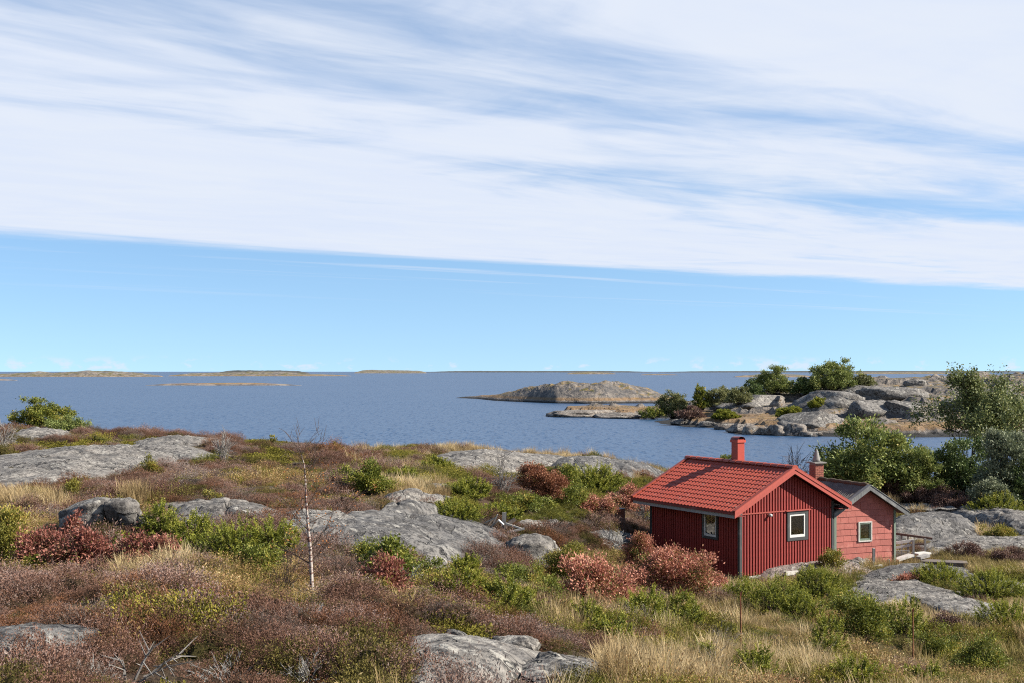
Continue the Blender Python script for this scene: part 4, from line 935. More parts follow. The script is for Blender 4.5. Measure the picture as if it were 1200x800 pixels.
plank('bleached_board', px3(1076, 653, 50.0), px3(1087, 650, 50.2), 0.30, 0.10, 'grey_wood', 'grey broken board on the ground right of the railing post', 'board')
plank('white_plank', px3(1000, 667.5, 47.2), px3(1033.5, 661.8, 47.6), 0.14, 0.07, 'white', 'long white plank lying in front of the annex', 'plank')
plank('white_plank', px3(1004, 669.2, 46.9), px3(1029, 665.6, 47.2), 0.12, 0.05, 'white_old', 'lower worn white plank beside the long white plank', 'plank')
plank('blue_plastic_piece', px3(1011, 669.3, 46.6), px3(1016, 668.6, 46.6), 0.14, 0.06, 'blue_plastic', 'small bright blue plastic piece under the white planks', 'plastic')
plank('foundation_board', px3(920, 671.5, 45.3), px3(976, 665.5, 46.9), 0.12, 0.14, 'white_old', 'pale board along the foot of the cottage gable', 'board')
for (px, t, b_, d, wd, lab) in ((1023.8, 642, 664, 47.7, 0.10, 'tall grey wooden post in front of the annex'), (982.3, 646.5, 662, 47.7, 0.09, 'short grey wooden post at the left corner of the annex'), (1041.5, 655, 663, 48.6, 0.09, 'stub of a grey post at the right corner of the annex')):
    g = Vector(px3(px, b_, d)); m_ = MB(); top = (b_-t)*d/F
    m_.box(-wd/2, wd/2, -wd/2, wd/2, -0.2, top); m_.add([(-wd/2, -wd/2, top), (wd/2, -wd/2, top), (wd/2, wd/2, top), (-wd/2, wd/2, top), (0, 0, top+0.03)], [(0, 1, 4), (1, 2, 4), (2, 3, 4), (3, 0, 4)])
    o = m_.build('wooden_post', M['grey_wood']); o.location = g; tag(o, lab, 'post')
def trough():
    g = gpt(1108, 669); c = Vector((g.x, g.y+0.2, float(gz(g.x, g.y))))
    e = empty('wooden_trough', c, math.radians(-17), 'long dark weathered wooden box lying on the grass at right', 'box')
    L_, W_, H_ = 1.75, 0.62, 0.34
    for (nm, b) in (('lid', (-L_/2-0.03, L_/2+0.03, -W_/2-0.03, W_/2+0.03, H_, H_+0.05)), ('side', (-L_/2, L_/2, -W_/2, -W_/2+0.04, -0.1, H_-0.003)), ('side', (-L_/2, L_/2, W_/2-0.04, W_/2, -0.1, H_-0.003)),
                    ('end', (-L_/2+0.002, -L_/2+0.04, -W_/2+0.04, W_/2-0.04, -0.1, H_-0.003)), ('end', (L_/2-0.30, L_/2-0.26, -W_/2+0.04, W_/2-0.04, -0.1, H_-0.003))):
        m_ = MB(); m_.box(*b); m_.build(nm, M['dark_wood'], e)
trough()
def drum():
    g = gpt(727, 618); e = empty('oil_drum', (g.x, g.y+0.2, float(gz(g.x, g.y+0.2))-0.05), 0.4, 'rusty upright oil drum in the brush left of the cottage', 'drum')
    r = 0.22; H_ = 0.84
    m_ = MB(); zz = [0, 0.02, 0.26, 0.28, 0.30, 0.55, 0.57, 0.59, 0.82, H_]; rr = [r*0.97, r, r, r*1.06, r, r, r*1.06, r, r, r*1.04]
    m_.tube([(0, 0, z) for z in zz], rr, 20); m_.build('drum_body', M['rust'], e, False)
    m_ = MB(); m_.tube([(0, 0, H_), (0, 0, H_+0.012)], [r*0.9, r*0.88], 18); m_.build('drum_lid', M['grey_wood'], e)
drum()
def debris():
    g = gpt(585, 624); rg = random.Random(3)
    for k, (p, q, w, h, mt, lab) in enumerate(((( -.30, -.1, .05), (-.05, -.1, .58), .10, .04, 'grey_wood', 'grey board leaning left in the heap of broken boards'), ((.0, -.05, .42), (-.42, -.05, .05), .09, .04, 'grey_wood', 'crossing board in the heap of broken boards'),
         ((.13, .1, .1), (.16, .1, .62), .13, .05, 'grey_wood', 'upright board standing in the heap of broken boards'), ((.20, -.05, .30), (.75, -.10, .12), .06, .05, 'twig_white', 'pale stick pointing right out of the broken boards'),
         ((.25, -.25, .05), (.78, -.2, .16), .12, .05, 'grey_wood', 'flat pale board lying at the front of the broken boards'), ((-.02, -.15, .42), (.14, -.2, .28), .10, .03, 'white', 'small white board piece in the middle of the heap'),
         ((-.5, .0, .03), (-.2, .1, .42), .06, .05, 'dark_wood', 'dark board at the left end of the heap'), ((.1, .05, .15), (.5, .1, .42), .14, .10, 'dark_wood', 'thick dark plank at the back of the heap'), ((-.45, .1, .30), (-.1, -.05, .48), .05, .04, 'twig_white', 'bleached stick across the top of the heap'))):
        plank('broken_board', Vector(p)+g, Vector(q)+g, w, h, mt, lab, 'board', 'heap of broken boards')
debris()
for (px, t, b_, d, lab) in ((867.5, 695, 766, 24.3, 'thin rusty rod standing in dry grass left of the wild rose'), (1069.5, 714, 772, 25.0, 'thin rusty rod standing in grass at lower right')):
    g = hit(px, b_); d = g[1]; m_ = MB(); hh = (b_-t)*d/F; m_.tube([(0, 0, -0.3), (0.01, 0, hh*0.5), (0.0, 0, hh)], [0.013, 0.013, 0.012], 6)
    m_.tube([(0.0, 0, hh), (0.025, 0, hh+0.03), (0.02, 0, hh-0.05)], [0.01, 0.01, 0.008], 5)
    o = m_.build('rusty_rod', M['rust']); o.location = g; tag(o, lab, 'rod')
# ---------------------------------------------------------------- plants
def unit(v): return v/np.maximum(np.linalg.norm(v, axis=-1, keepdims=True), 1e-9)
def leaf_quads(C, D, L, Wd, tint, rg, up=0.5):
    n = len(C); D = unit(D)
    nr = rg.normal(size=(n, 3)); nr[:, 2] += up*2; S = unit(np.cross(D, nr)); L = np.broadcast_to(L, n)[:, None]; Wd = np.broadcast_to(Wd, n)[:, None]
    nn = np.cross(S, D)
    V = np.stack([C, C+D*L*0.5+S*Wd*0.5+nn*L*0.06, C+D*L, C+D*L*0.5-S*Wd*0.5+nn*L*0.06], 1).reshape(-1, 3)
    return V, np.arange(4*n).reshape(n, 4), np.repeat(tint, 4)
def dome_tips(n, w, dp, h, rg, seed, low=0.12, fill=0.35):
    th = rg.uniform(0, 2*np.pi, n); cz = rg.uniform(0.0, 1.0, n); r = np.where(rg.random(n) < fill, rg.uniform(0.35, 0.85, n), rg.uniform(0.85, 1.0, n))
    s = np.sqrt(1-cz**2); d = np.stack([s*np.cos(th), s*np.sin(th), cz], 1)
    lump = 1+0.32*fbm(d[:, 0]*2.1, d[:, 1]*2.1, d[:, 2]*2.1, 2, seed)
    P = d*(r*lump)[:, None]*np.array([w/2, dp/2, h*(1-low)]); P[:, 2] += h*low; return P, d
def stems(mb, base_pts, tips, r0, rg, n=4):
    for t in tips:
        b = base_pts[rg.integers(len(base_pts))]; b, t_ = np.array(b), np.array(t)
        L = np.linalg.norm(t_-b); c = b*0.55+t_*0.45; c[2] += 0.10*L*rg.uniform(-0.3, 1.0); c += rg.normal(size=3)*0.07*L
        pth = [tuple((1-u)**2*b+2*u*(1-u)*c+u*u*t_) for u in np.linspace(0, 1, 5)]
        mb.tube(pth, [r0*(1-0.8*u) for u in np.linspace(0, 1, 5)], n, cap=False)
KIND = dict(
    red=('lf_red', 'twig_brown', 0.055, 0.55, 1.0), pink=('lf_pink', 'twig_brown', 0.055, 0.55, 1.0), rust=('lf_rust', 'twig_brown', 0.05, 0.5, 1.0), brown=('lf_brown', 'twig_brown', 0.05, 0.4, 0.8),
    green=('lf_green', 'bark_dark', 0.07, 0.6, 1.0), willow=('lf_willow', 'bark_dark', 0.09, 0.45, 1.0), dark=('lf_dark', 'bark_dark', 0.09, 0.6, 1.0), grey=('lf_grey', 'bark_dark', 0.10, 0.6, 0.9),
    yellow=('lf_yellow', 'twig_brown', 0.045, 0.55, 0.8), juniper=('lf_juniper', 'bark_dark', 0.05, 0.2, 1.0), bare=(None, 'twig_grey', 0, 0, 0), barebrown=(None, 'twig_brown', 0, 0, 0), white=(None, 'twig_white', 0, 0, 0),
    pale=('lf_pale', 'bark_dark', 0.09, 0.5, 1.0), mixed=('lf_green', 'twig_brown', 0.045, 0.5, 0.5), rose=('lf_green', 'twig_brown', 0.045, 0.55, 0.7))
SH = [1000]; SHRUBS = []
def shrub(px, py, wpx, hpx, kind, label, name=None, group=None, hitf=None, depth=0.8, cat='shrub', cover=None, mat=None, squash=None):
    k = 0; SH[0] += 1; seed = SH[0]; rg = np.random.default_rng(seed)
    b = (hitf or hit)(px, py); d = b[1]; w, h = wpx*d/F, hpx*d/F; dp = w*depth
    yb = d+dp*0.30; zb = float(gz(b[0], yb)) if hitf is None else float(max(hz(b[0], yb), 0))
    zb = min(zb, b[2]+0.35*h)-0.03
    lm, bm_, LL, asp, cov = KIND[kind]; cov = cov or cov_default(cov)
    nm = name or {'juniper': 'juniper_bush', 'bare': 'bare_shrub', 'barebrown': 'bare_shrub', 'white': 'dead_shrub'}.get(kind, 'leafy_shrub')
    e = empty(nm, (b[0]*yb/d, yb, zb), rg.uniform(0, 0.4), label, cat, group)
    pxm = d/1212.0
    if hitf is None and kind not in ('bare', 'barebrown'): SHRUBS.append((b[0]*yb/d, yb, 0.42*w, 0.42*dp))
    mb = MB(); bases = [tuple(rg.normal(size=3)*np.array([0.06*w, 0.06*dp, 0])-np.array([0, 0, 0.05])) for _ in range(5)]
    if kind == 'juniper':
        ns = int(np.clip(w*dp*140+70, 80, 520)); P, D = dome_tips(ns, w, dp, h, rg, seed, 0.08, 0.3)
        Ls = np.clip(0.30*h+0.05, 0.10, 0.5)*rg.uniform(0.7, 1.3, ns)
        A = unit(D*np.array([1, 1, 0.7])+np.array([0, 0, 0.75])+rg.normal(size=(ns, 3))*0.28); P = P-A*Ls[:, None]*0.35
        per = int(np.clip(14000/ns, 14, 30)); t = np.tile(np.linspace(0.0, 1.0, per), ns); k = np.repeat(np.arange(ns), per)
        C = P[k]+A[k]*(Ls[k]*t)[:, None]; nd = unit(A[k]*0.75+rg.normal(size=(len(k), 3))*0.62)
        LN = np.maximum(LL*0.95, 1.8*pxm)*rg.uniform(0.8, 1.5, len(k))*(1.25-0.6*t)
        tint = np.clip(0.18+0.5*t+rg.normal(size=len(k))*0.12+rg.normal(size=ns)[k]*0.14, 0, 1)
        V, Fq, T = leaf_quads(C, nd, LN, LN*0.36, tint, rg)
        stems(mb, bases, P[::6], max(0.012*w, 0.008), rg)
    elif lm is None:
        nt_ = int(np.clip(18+w*10, 16, 46)); P, D = dome_tips(nt_, w, dp, h, rg, seed, 0.25, 0.3)
        r0 = max(0.007*h, 0.55*pxm*0.6); stems(mb, bases, P, r0*1.5, rg, 3)
        for p, dd in zip(P, D):
            for _ in range(5):
                q = p*rg.uniform(0.45, 1.0); v = unit(dd+rg.normal(size=3)*0.55+np.array([0, 0, 0.3]))*h*rg.uniform(0.12, 0.32); m2 = q+v*0.5+rg.normal(size=3)*0.03*h
                mb.tube([tuple(q), tuple(m2), tuple(q+v)], [r0*0.8, r0*0.6, r0*0.25], 3, cap=False)
        V = None
    else:
        nt_ = int(np.clip(22+w*h*16, 26, 150)); P, D = dome_tips(nt_, w, dp, h, rg, seed, 0.22, 0.45)
        L0 = max(LL, 1.75*pxm); area = np.pi*w*h*0.9
        cap = 18000; n = int(np.clip(cov*3.0*area/(L0*L0*asp*0.5), 350, cap))
        if n == cap: L0 = math.sqrt(cov*3.0*area/(cap*asp*0.5))
        k = rg.integers(nt_, size=n)
        sg = 0.55*np.sqrt(area/nt_); C = P[k]+rg.normal(size=(n, 3))*sg*np.array([1, 1, 0.8])*0.62; C[:, 2] = np.maximum(C[:, 2], 0.02*h)
        nd = unit(C-np.array([0, 0, 0.2*h])+rg.normal(size=(n, 3))*0.8*w*0.5); 
        hh = np.clip(C[:, 2]/h, 0, 1); rr = np.clip(np.hypot(C[:, 0]/(w/2), C[:, 1]/(dp/2)), 0, 1)
        tint = np.clip(0.46+rg.normal(size=n)*0.17+rg.normal(size=nt_)[k]*0.17, 0, 1)
        V, Fq, T = leaf_quads(C, nd, L0*rg.uniform(0.7, 1.35, n), L0*asp*rg.uniform(0.8, 1.2, n), tint, rg)
        stems(mb, bases, P[:60], max(0.010*h, 0.006), rg)
        if kind in ('pink', 'red', 'rust', 'brown', 'mixed', 'rose'):                    # stiff shoots standing out of the outline
            for p, dd in zip(P[:26], D[:26]):
                v = unit(dd+np.array([0, 0, 0.9])+rg.normal(size=3)*0.3)*h*rg.uniform(0.10, 0.24); mb.tube([tuple(p), tuple(p+v)], [max(0.004, 0.3*pxm), max(0.002, 0.2*pxm)], 3, cap=False)
    if mb.v: mb.build('branches', M[bm_], e)
    if V is not None: mesh_np('foliage', V, Fq, M[mat or lm], tint=T, parent=e)
    if kind == 'rose':
        hp = MB()
        for _ in range(16):
            p = P[rg.integers(len(P))]+rg.normal(size=3)*0.05; r = max(0.018, 0.9*pxm); hp.tube([p+(0, 0, -r), p, p+(0, 0, r)], [r*0.5, r, r*0.4], 5)
        hp.build('rose_hips', M['hip'], e)
    return e
def cov_default(c): return c
J = 'juniper'
for row in [
  # left part of the heath
  (52, 503, 68, 36, 'green', 'round green bush on the rock hump at the far left shore', 'leafy_shrub'), (78, 506, 46, 17, 'willow', 'low olive shrub at the right foot of the round green bush'),
  (2, 527, 40, 36, 'bare', 'pale twiggy shrub cut by the left edge above the long slab'), (262, 546, 20, 46, 'bare', 'thin bare sapling on the heath left of centre'), (272, 550, 40, 22, 'barebrown', 'low dark twiggy shrub under the thin bare sapling'),
  (176, 560, 22, 20, 'yellow', 'small yellow-green shrub right of the long slab'), (84, 590, 20, 24, 'yellow', 'slim yellowish shrub above the rounded boulder'), (246, 590, 26, 16, 'yellow', 'small yellow shrub on the heath above the flat slab'), (320, 521, 7, 10, 'yellow', 'tiny sapling on the shore crest left of the birch'), (393, 533, 8, 14, 'yellow', 'tiny sapling on the shore crest right of the birch'),
  (8, 664, 56, 66, 'yellow', 'yellow-green speckled shrub at the left edge'), (55, 664, 66, 40, 'red', 'crimson shrub nearest the left edge'), (102, 668, 84, 42, 'red', 'widest crimson shrub below the large rounded boulder'), (176, 660, 66, 34, 'red', 'crimson shrub below the split boulder'), (86, 632, 24, 26, 'red', 'small crimson shrub touching the rounded boulder'),
  (40, 668, 22, 15, J, 'small round green juniper at left below the crimson shrubs'), (66, 662, 20, 18, J, 'upright small green juniper between crimson shrubs'), (143, 648, 22, 22, 'green', 'small pale green shrub between two crimson shrubs'),
  (188, 628, 46, 34, J, 'dark green juniper in the gap left of the flat slab'), (228, 645, 60, 36, J, 'bright green juniper left of the wide juniper bed'), (272, 655, 74, 40, J, 'wide bright green juniper bed below the flat slab'), (322, 650, 62, 40, J, 'green juniper at the left of the birch sapling'),
  (300, 672, 60, 34, 'mixed', 'brownish green scrub left of the birch foot'), (405, 690, 66, 50, 'barebrown', 'brown twiggy scrub right of the birch foot'), (335, 690, 50, 46, 'barebrown', 'brown twiggy scrub left of the birch trunk'),
  # centre
  (455, 676, 58, 42, 'green', 'bright green leafy shrub in front of the broad bedrock outcrop'), (425, 662, 50, 30, 'mixed', 'olive scrub left of the bright green leafy shrub'), (448, 698, 54, 40, 'red', 'dull crimson shrub below the bright green leafy shrub'), (500, 735, 64, 40, 'barebrown', 'purple-brown bare twigs below the crimson shrub'),
  (365, 727, 62, 26, 'white', 'mound of silvery dead twigs under the birch'), (400, 738, 52, 22, 'white', 'second mound of silvery dead twigs right of the first'), (478, 690, 60, 26, 'white', 'sprawling dead twigs in the centre scrub'),
  (540, 705, 58, 34, J, 'yellow-green juniper left in the centre scrub'), (592, 715, 70, 34, J, 'wide yellow-green juniper in the centre scrub'), (545, 680, 40, 28, J, 'small juniper below the pale low rock'), (610, 690, 60, 26, 'mixed', 'olive scrub below the wedge-shaped boulder'), (500, 680, 44, 26, 'mixed', 'olive brown scrub below the broad bedrock outcrop'),
  (665, 690, 54, 46, 'yellow', 'yellow-green bush left of the pink-red bushes'), (640, 715, 50, 30, 'mixed', 'olive bush in front of the yellow-green bush'), (702, 712, 92, 54, 'pink', 'large pink-red bush left of the cottage corner'), (785, 700, 100, 58, 'pink', 'largest pink-red bush in front of the cottage side wall'), (750, 672, 40, 44, 'pink', 'tall pink-red bush between the two large ones'), (832, 695, 36, 28, 'pink', 'small pink-red bush near the cottage corner'), (838, 672, 14, 22, 'barebrown', 'thin brown dock stalks against the cottage side wall'),
  (720, 650, 34, 34, 'white', 'bleached dead shrub in the cottage shadow'),
  (690, 738, 46, 30, J, 'dark rounded juniper below the large pink-red bush'), (752, 738, 70, 44, J, 'dark green juniper below the largest pink-red bush'), (715, 760, 60, 34, J, 'green juniper above the dry grass at bottom'), (800, 735, 50, 36, J, 'green juniper left of the cottage juniper bed'),
  # behind the cottage, middle distance
  (432, 581, 44, 34, 'green', 'leafy green shrub right of the birch top'), (400, 570, 36, 20, 'green', 'low green shrub left of the leafy green shrub'), (510, 557, 40, 16, J, 'green mat on the crest above the centre'), (545, 585, 60, 22, J, 'green juniper mat left of the rust-red bush'), (590, 580, 24, 54, 'bare', 'tall bare grey shrub beside the rust-red bush'), (632, 586, 62, 38, 'rust', 'rounded rust-red bush near the shore crest'), (668, 596, 44, 26, 'mixed', 'olive shrub right of the rust-red bush'),
  (700, 580, 60, 30, J, 'light green juniper behind the drum'), (665, 582, 30, 34, 'green', 'upright green shrub beside the dark crest rock'), (740, 604, 60, 30, 'pink', 'faded red bush behind the drum'), (700, 608, 50, 26, 'pink', 'faded red bush left of the drum'), (755, 618, 26, 30, 'bare', 'grey twigs against the back corner of the cottage'), (690, 622, 56, 22, 'barebrown', 'brown twiggy brush in front of the drum'), (648, 626, 60, 18, 'barebrown', 'brown brush behind the wedge-shaped boulder'), (470, 630, 1, 1, 'mixed', None),
  (530, 612, 60, 20, J, 'green crowberry mound above the broad bedrock outcrop'), (575, 612, 70, 16, J, 'bright green mound behind the heap of boards'), (610, 600, 66, 16, 'green', 'bright green low growth below the rust-red bush'), (470, 566, 44, 16, J, 'olive green mat on the heath left of centre'),
  # right foreground
  (905, 718, 70, 40, J, 'juniper bed in front of the cottage gable'), (960, 706, 70, 34, J, 'juniper bed in front of the annex'), (868, 712, 44, 34, J, 'juniper at the cottage corner stone'), (940, 728, 60, 30, J, 'dark juniper in front of the juniper beds'), (990, 725, 50, 30, J, 'small juniper left of the speckled slab'),
  (902, 672, 34, 32, 'yellow', 'yellow-green shrub growing against the cottage gable'), (974, 672, 28, 24, 'yellow', 'small yellow-green shrub at the joint of cottage and annex'),
  (1100, 690, 76, 24, J, 'bright juniper mat behind the speckled slab'), (1160, 706, 80, 30, J, 'bright juniper mat at the right edge'), (1180, 738, 70, 34, J, 'green juniper at the right edge below the mats'), (1065, 690, 40, 18, 'pink', 'tiny reddish shrub on the grey hump before the annex'),
  (1010, 760, 70, 60, 'rose', 'wild rose with red hips among grass'), (970, 775, 44, 50, J, 'dark juniper left of the wild rose'), (1060, 745, 60, 36, J, 'juniper on the front of the speckled slab'), (1110, 748, 40, 26, 'brown', 'small brown bush below the speckled slab'), (845, 770, 40, 44, 'bare', 'grey bare twigs in dry grass at bottom right of centre'), (822, 782, 30, 30, J, 'small juniper in the dry grass at bottom'),
  (880, 806, 60, 34, J, 'bright juniper cut by the bottom edge below the rods'), (1000, 812, 80, 34, J, 'wide juniper cut by the bottom edge at right'), (1075, 808, 70, 28, J, 'juniper at the bottom edge near the right rod'), (1150, 790, 60, 40, 'rose', 'wild rose at the lower right corner'), (1100, 775, 60, 34, 'mixed', 'olive herbs left of the corner wild rose'),
  # right edge beyond the annex
  (1020, 585, 134, 80, 'willow', 'big round willow bush behind the annex', 'willow_bush'), (1075, 588, 70, 58, 'willow', 'willow bush joined to the right of the biggest one', 'willow_bush'), (1130, 590, 74, 74, 'dark', 'dark leafy bush under the thin alder'), (1180, 598, 70, 90, 'grey', 'grey-green leafy bush at the right edge'), (1165, 606, 50, 44, 'grey', 'pale grey-green shrub in front of the dark bush'), (1200, 602, 40, 60, 'dark', 'dark bush cut by the right edge'),
  (1165, 612, 62, 26, J, 'bright green juniper above the long sloping ledge'), (1085, 590, 60, 24, 'brown', 'brown-red brush below the willow bush'), (1045, 588, 50, 24, 'brown', 'brown-red brush just above the annex roof'), (1000, 580, 54, 22, 'brown', 'rusty brush behind the annex ridge'), (975, 578, 30, 34, 'rust', 'tall rusty brush beside the brick chimney'), (1120, 604, 60, 20, 'brown', 'brown brush along the top of the ledge'),
  (932, 566, 30, 56, 'barebrown', 'bare dark branches rising behind the cottage roof'), (848, 556, 26, 30, 'green', 'green bush tip showing over the cottage ridge'),
  (1130, 655, 40, 14, 'brown', 'brown weeds behind the wooden trough'), (1185, 662, 50, 16, 'brown', 'brown weeds at the right edge behind the trough'), (1170, 632, 40, 16, 'yellow', 'yellow weeds on the wide ledge'),
  # bottom edge
  (270, 808, 100, 46, 'white', 'silver twigs along the bottom edge left of centre'), (110, 806, 70, 34, 'white', 'silver twigs at the bottom edge near the left corner'), (360, 808, 80, 42, 'white', 'silver twigs at the bottom edge centre')]:
    if row[5] is None: continue
    shrub(*row[:6], name=row[6] if len(row) > 6 else None)
for (px, py, w, h, kd, lab) in [
  (905, 468, 48, 33, 'willow', 'round tree left on the headland'), (884, 470, 26, 20, 'dark', 'small dark bush left of the round tree'), (976, 462, 62, 37, 'willow', 'big round tree on the headland hill'), (946, 466, 36, 24, 'dark', 'dark bush left of the big round tree'), (1012, 455, 28, 13, 'pale', 'low bush right of the big round tree'),
  (790, 490, 38, 30, 'pale', 'rounded pale bush at the left end of the headland thicket'), (822, 482, 20, 28, 'green', 'upright green bush in the headland thicket'), (845, 480, 36, 25, 'pale', 'pale olive bush in the middle of the headland thicket'), (866, 476, 30, 21, 'pale', 'pale olive bush at the right end of the headland thicket'), (765, 491, 30, 15, 'mixed', 'brownish bush left below the headland thicket'), (810, 491, 34, 15, 'brown', 'brown twiggy bush below the headland thicket'),
  (925, 490, 30, 10, J, 'green juniper patch above the shore boulders'), (960, 478, 26, 9, J, 'green juniper patch on the hill flank'), (850, 490, 30, 8, J, 'green juniper patch left on the headland')]:
    shrub(px, py, w, h, kd, lab, hitf=hit_h, group='bushes on the headland', name='far_bush', cat='bush')

def tree(px, py, top, spread_px, seed, lmat, label, name='alder_tree', d=None, lean=0.0, nl=5200, L0=0.16, trunk=0.13, lv=3):
    rg = np.random.default_rng(seed); b = hit(px, py) if d is None else (lambda q: (q[0], q[1], float(gz(q[0], q[1]))))(px3(px, py, d))
    H_ = (CAMZ-(top-CY)/F*b[1])-b[2]; W_ = spread_px*b[1]/F
    e = empty(name, (b[0], b[1], b[2]-0.05), 0, label, 'tree'); mb = MB(); tips = []
    def grow(p, dv, L, r, level):
        path = [p]; q = p; dv = dv/np.linalg.norm(dv); n = 5
        for i in range(n):
            dv = unit(dv+rg.normal(size=3)*0.20+np.array([0, 0, 0.10])); q = q+dv*L/n; path.append(q)
        mb.tube([tuple(a) for a in path], [r*(1-0.62*i/n) for i in range(n+1)], 6 if level < 2 else 4, cap=False)
        if level >= lv: tips.extend(path[2:]); return
        k = [4, 4, 4, 3][level]
        for j in range(k):
            t = rg.uniform(0.35, 1.0) if j else 1.0; a = path[int(round(t*n))]
            nd = unit(dv*0.8+unit(rg.normal(size=3)*np.array([1, 1, 0.45]))*0.95+np.array([0, 0, 0.12])); grow(a, nd, L*rg.uniform(0.55, 0.8), r*0.5*(1.15-0.35*t), level+1)
    for s in range(3):
        a = s*2.1+seed; grow(np.array([0.15*math.cos(a), 0.15*math.sin(a), 0.0]), np.array([0.42*math.cos(a)*W_/H_+lean, 0.42*math.sin(a)*W_/H_, 1.0]), H_*0.42, trunk*rg.uniform(0.7, 1.1), 0)
    T_ = np.array(tips); V_ = np.array(mb.v)
    sx = 0.5*W_/np.percentile(np.abs(T_[:, 0]-lean), 97); sz = H_/np.percentile(T_[:, 2], 99.5)
    sc = np.array([sx, sx, sz]); mb.v = [tuple(v) for v in V_*sc]; T_ = T_*sc
    T_ = T_[T_[:, 2] > 0.22*H_]
    n = nl; k = rg.integers(len(T_), size=n); C = T_[k]+rg.normal(size=(n, 3))*0.24
    nd = rg.normal(size=(n, 3))+np.array([0, 0, -0.2]); tint = np.clip(0.5+rg.normal(size=n)*0.17+rg.normal(size=len(T_))[k]*0.14, 0, 1)
    V, Fq, T = leaf_quads(C, nd, L0*rg.uniform(0.7, 1.3, n), L0*0.62, tint, rg)
    mb.build('trunk', M['bark_dark'], e); mesh_np('crown', V, Fq, M[lmat], tint=T, parent=e)
tree(1136, 540, 434, 92, 11, 'lf_alder', 'thin alder with dark crooked limbs rising over the bushes', d=88, nl=14000, L0=0.19)
tree(1172, 548, 452, 76, 23, 'lf_alder', 'second thin alder near the right edge', d=84, nl=9500, L0=0.19)
tree(1230, 552, 458, 66, 37, 'lf_dark', 'dark alder cut by the right edge', d=86, nl=9000, L0=0.19)

def birch():
    rg = np.random.default_rng(4); b = hit(365.5, 692); d = b[1]; e = empty('birch_sapling', (b[0], b[1], b[2]-0.03), 0, 'slender bare birch sapling with white trunk in the left foreground', 'tree')
    k = d/F; P = [(0, 0), (-0.5, 12), (-1.2, 30), (-2.0, 52), (-4.5, 80), (-6.5, 110), (-7.5, 132), (-9, 150), (-12, 160), (-15, 172)]
    tr = [Vector((x*k, 0.02*math.sin(i), y*k)) for i, (x, y) in enumerate(P)]; rr = [0.034, 0.030, 0.027, 0.024, 0.020, 0.016, 0.012, 0.009, 0.006, 0.003]
    m_ = MB(); m_.tube(tr, rr, 10); m_.build('trunk', M['birch'], e, True)
    tw = MB(); tips = []
    def seg(t): i = min(int(t*9), 8); return tr[i].lerp(tr[i+1], t*9-i)
    specs = [(0.24, -46, 26, 0.012), (0.26, 30, 34, 0.009), (0.34, 44, 42, 0.009), (0.42, -30, 30, 0.008), (0.45, 62, 34, 0.008), (0.5, 20, 42, 0.007)]
    specs += [(t, rg.choice((-1, 1))*rg.uniform(8, 30), rg.uniform(14, 38), 0.0042) for t in np.linspace(0.2, 0.95, 34)]
    for t, dx, dz, r in specs:
        a = seg(t); v = Vector((dx*k, rg.normal()*0.22, dz*k)); m1 = a+v*0.5+Vector((rg.normal()*0.03, rg.normal()*0.03, -0.02)); q = a+v
        tw.tube([a, m1, q], [r, r*0.75, r*0.3], 4, cap=False); tips += [m1, q]
        for _ in range(5):
            u = rg.uniform(0.25, 1.0); p = a+v*u; w2 = Vector((v.x*0.3+rg.normal()*0.06, rg.normal()*0.08, abs(v.z)*0.35+rg.normal()*0.05)); tw.tube([p, p+w2*0.5+Vector((0, 0, 0.01)), p+w2], [0.0034, 0.003, 0.0015], 3, cap=False); tips.append(p+w2)
    tw.build('twigs', M['twig_brown'], e)
    T_ = np.array([tuple(t) for t in tips]); n = 700; C = T_[rg.integers(len(T_), size=n)]+rg.normal(size=(n, 3))*0.05; C = C[C[:, 2] < 2.0]; n = len(C)
    V, Fq, T = leaf_quads(C, rg.normal(size=(n, 3)), 0.03, 0.022, rg.random(n), rg); mesh_np('leaves', V, Fq, M['lf_orange'], tint=T, parent=e)
birch()
def dead_branch(px, py, tips_px, label, mt='twig_grey', r=0.014):
    b = hit(px, py); k = b[1]/F; rg = np.random.default_rng(int(px)); m_ = MB()
    for (dx, dy) in tips_px:
        e_ = np.array([dx*k, rg.normal()*0.1, dy*k]); c = e_*0.5+rg.normal(size=3)*0.04; m_.tube([(0, 0, -0.1), tuple(c), tuple(e_)], [r, r*0.7, r*0.25], 5, cap=False)
        for _ in range(7):
            u = rg.uniform(0.35, 1); p = e_*u; v = e_*0.25+rg.normal(size=3)*0.09; m_.tube([tuple(p), tuple(p+v*0.6), tuple(p+v)], [r*0.5, r*0.35, r*0.12], 4, cap=False)
    o = m_.build('dead_branch', M[mt]); o.location = b; tag(o, label, 'branch')
dead_branch(150, 800, [(32, 44), (62, 34), (48, 20), (-8, 26)], 'dead grey branch reaching up from the lower left heather', 'twig_grey')
dead_branch(470, 690, [(-25, 14), (22, 12), (30, 5), (-10, 20)], 'bleached crooked branch in the centre scrub', 'twig_white', 0.010)
dead_branch(835, 790, [(-6, 46), (4, 40), (14, 34), (-14, 26)], 'tall dry stalks in grass below the cottage', 'twig_grey', 0.006)

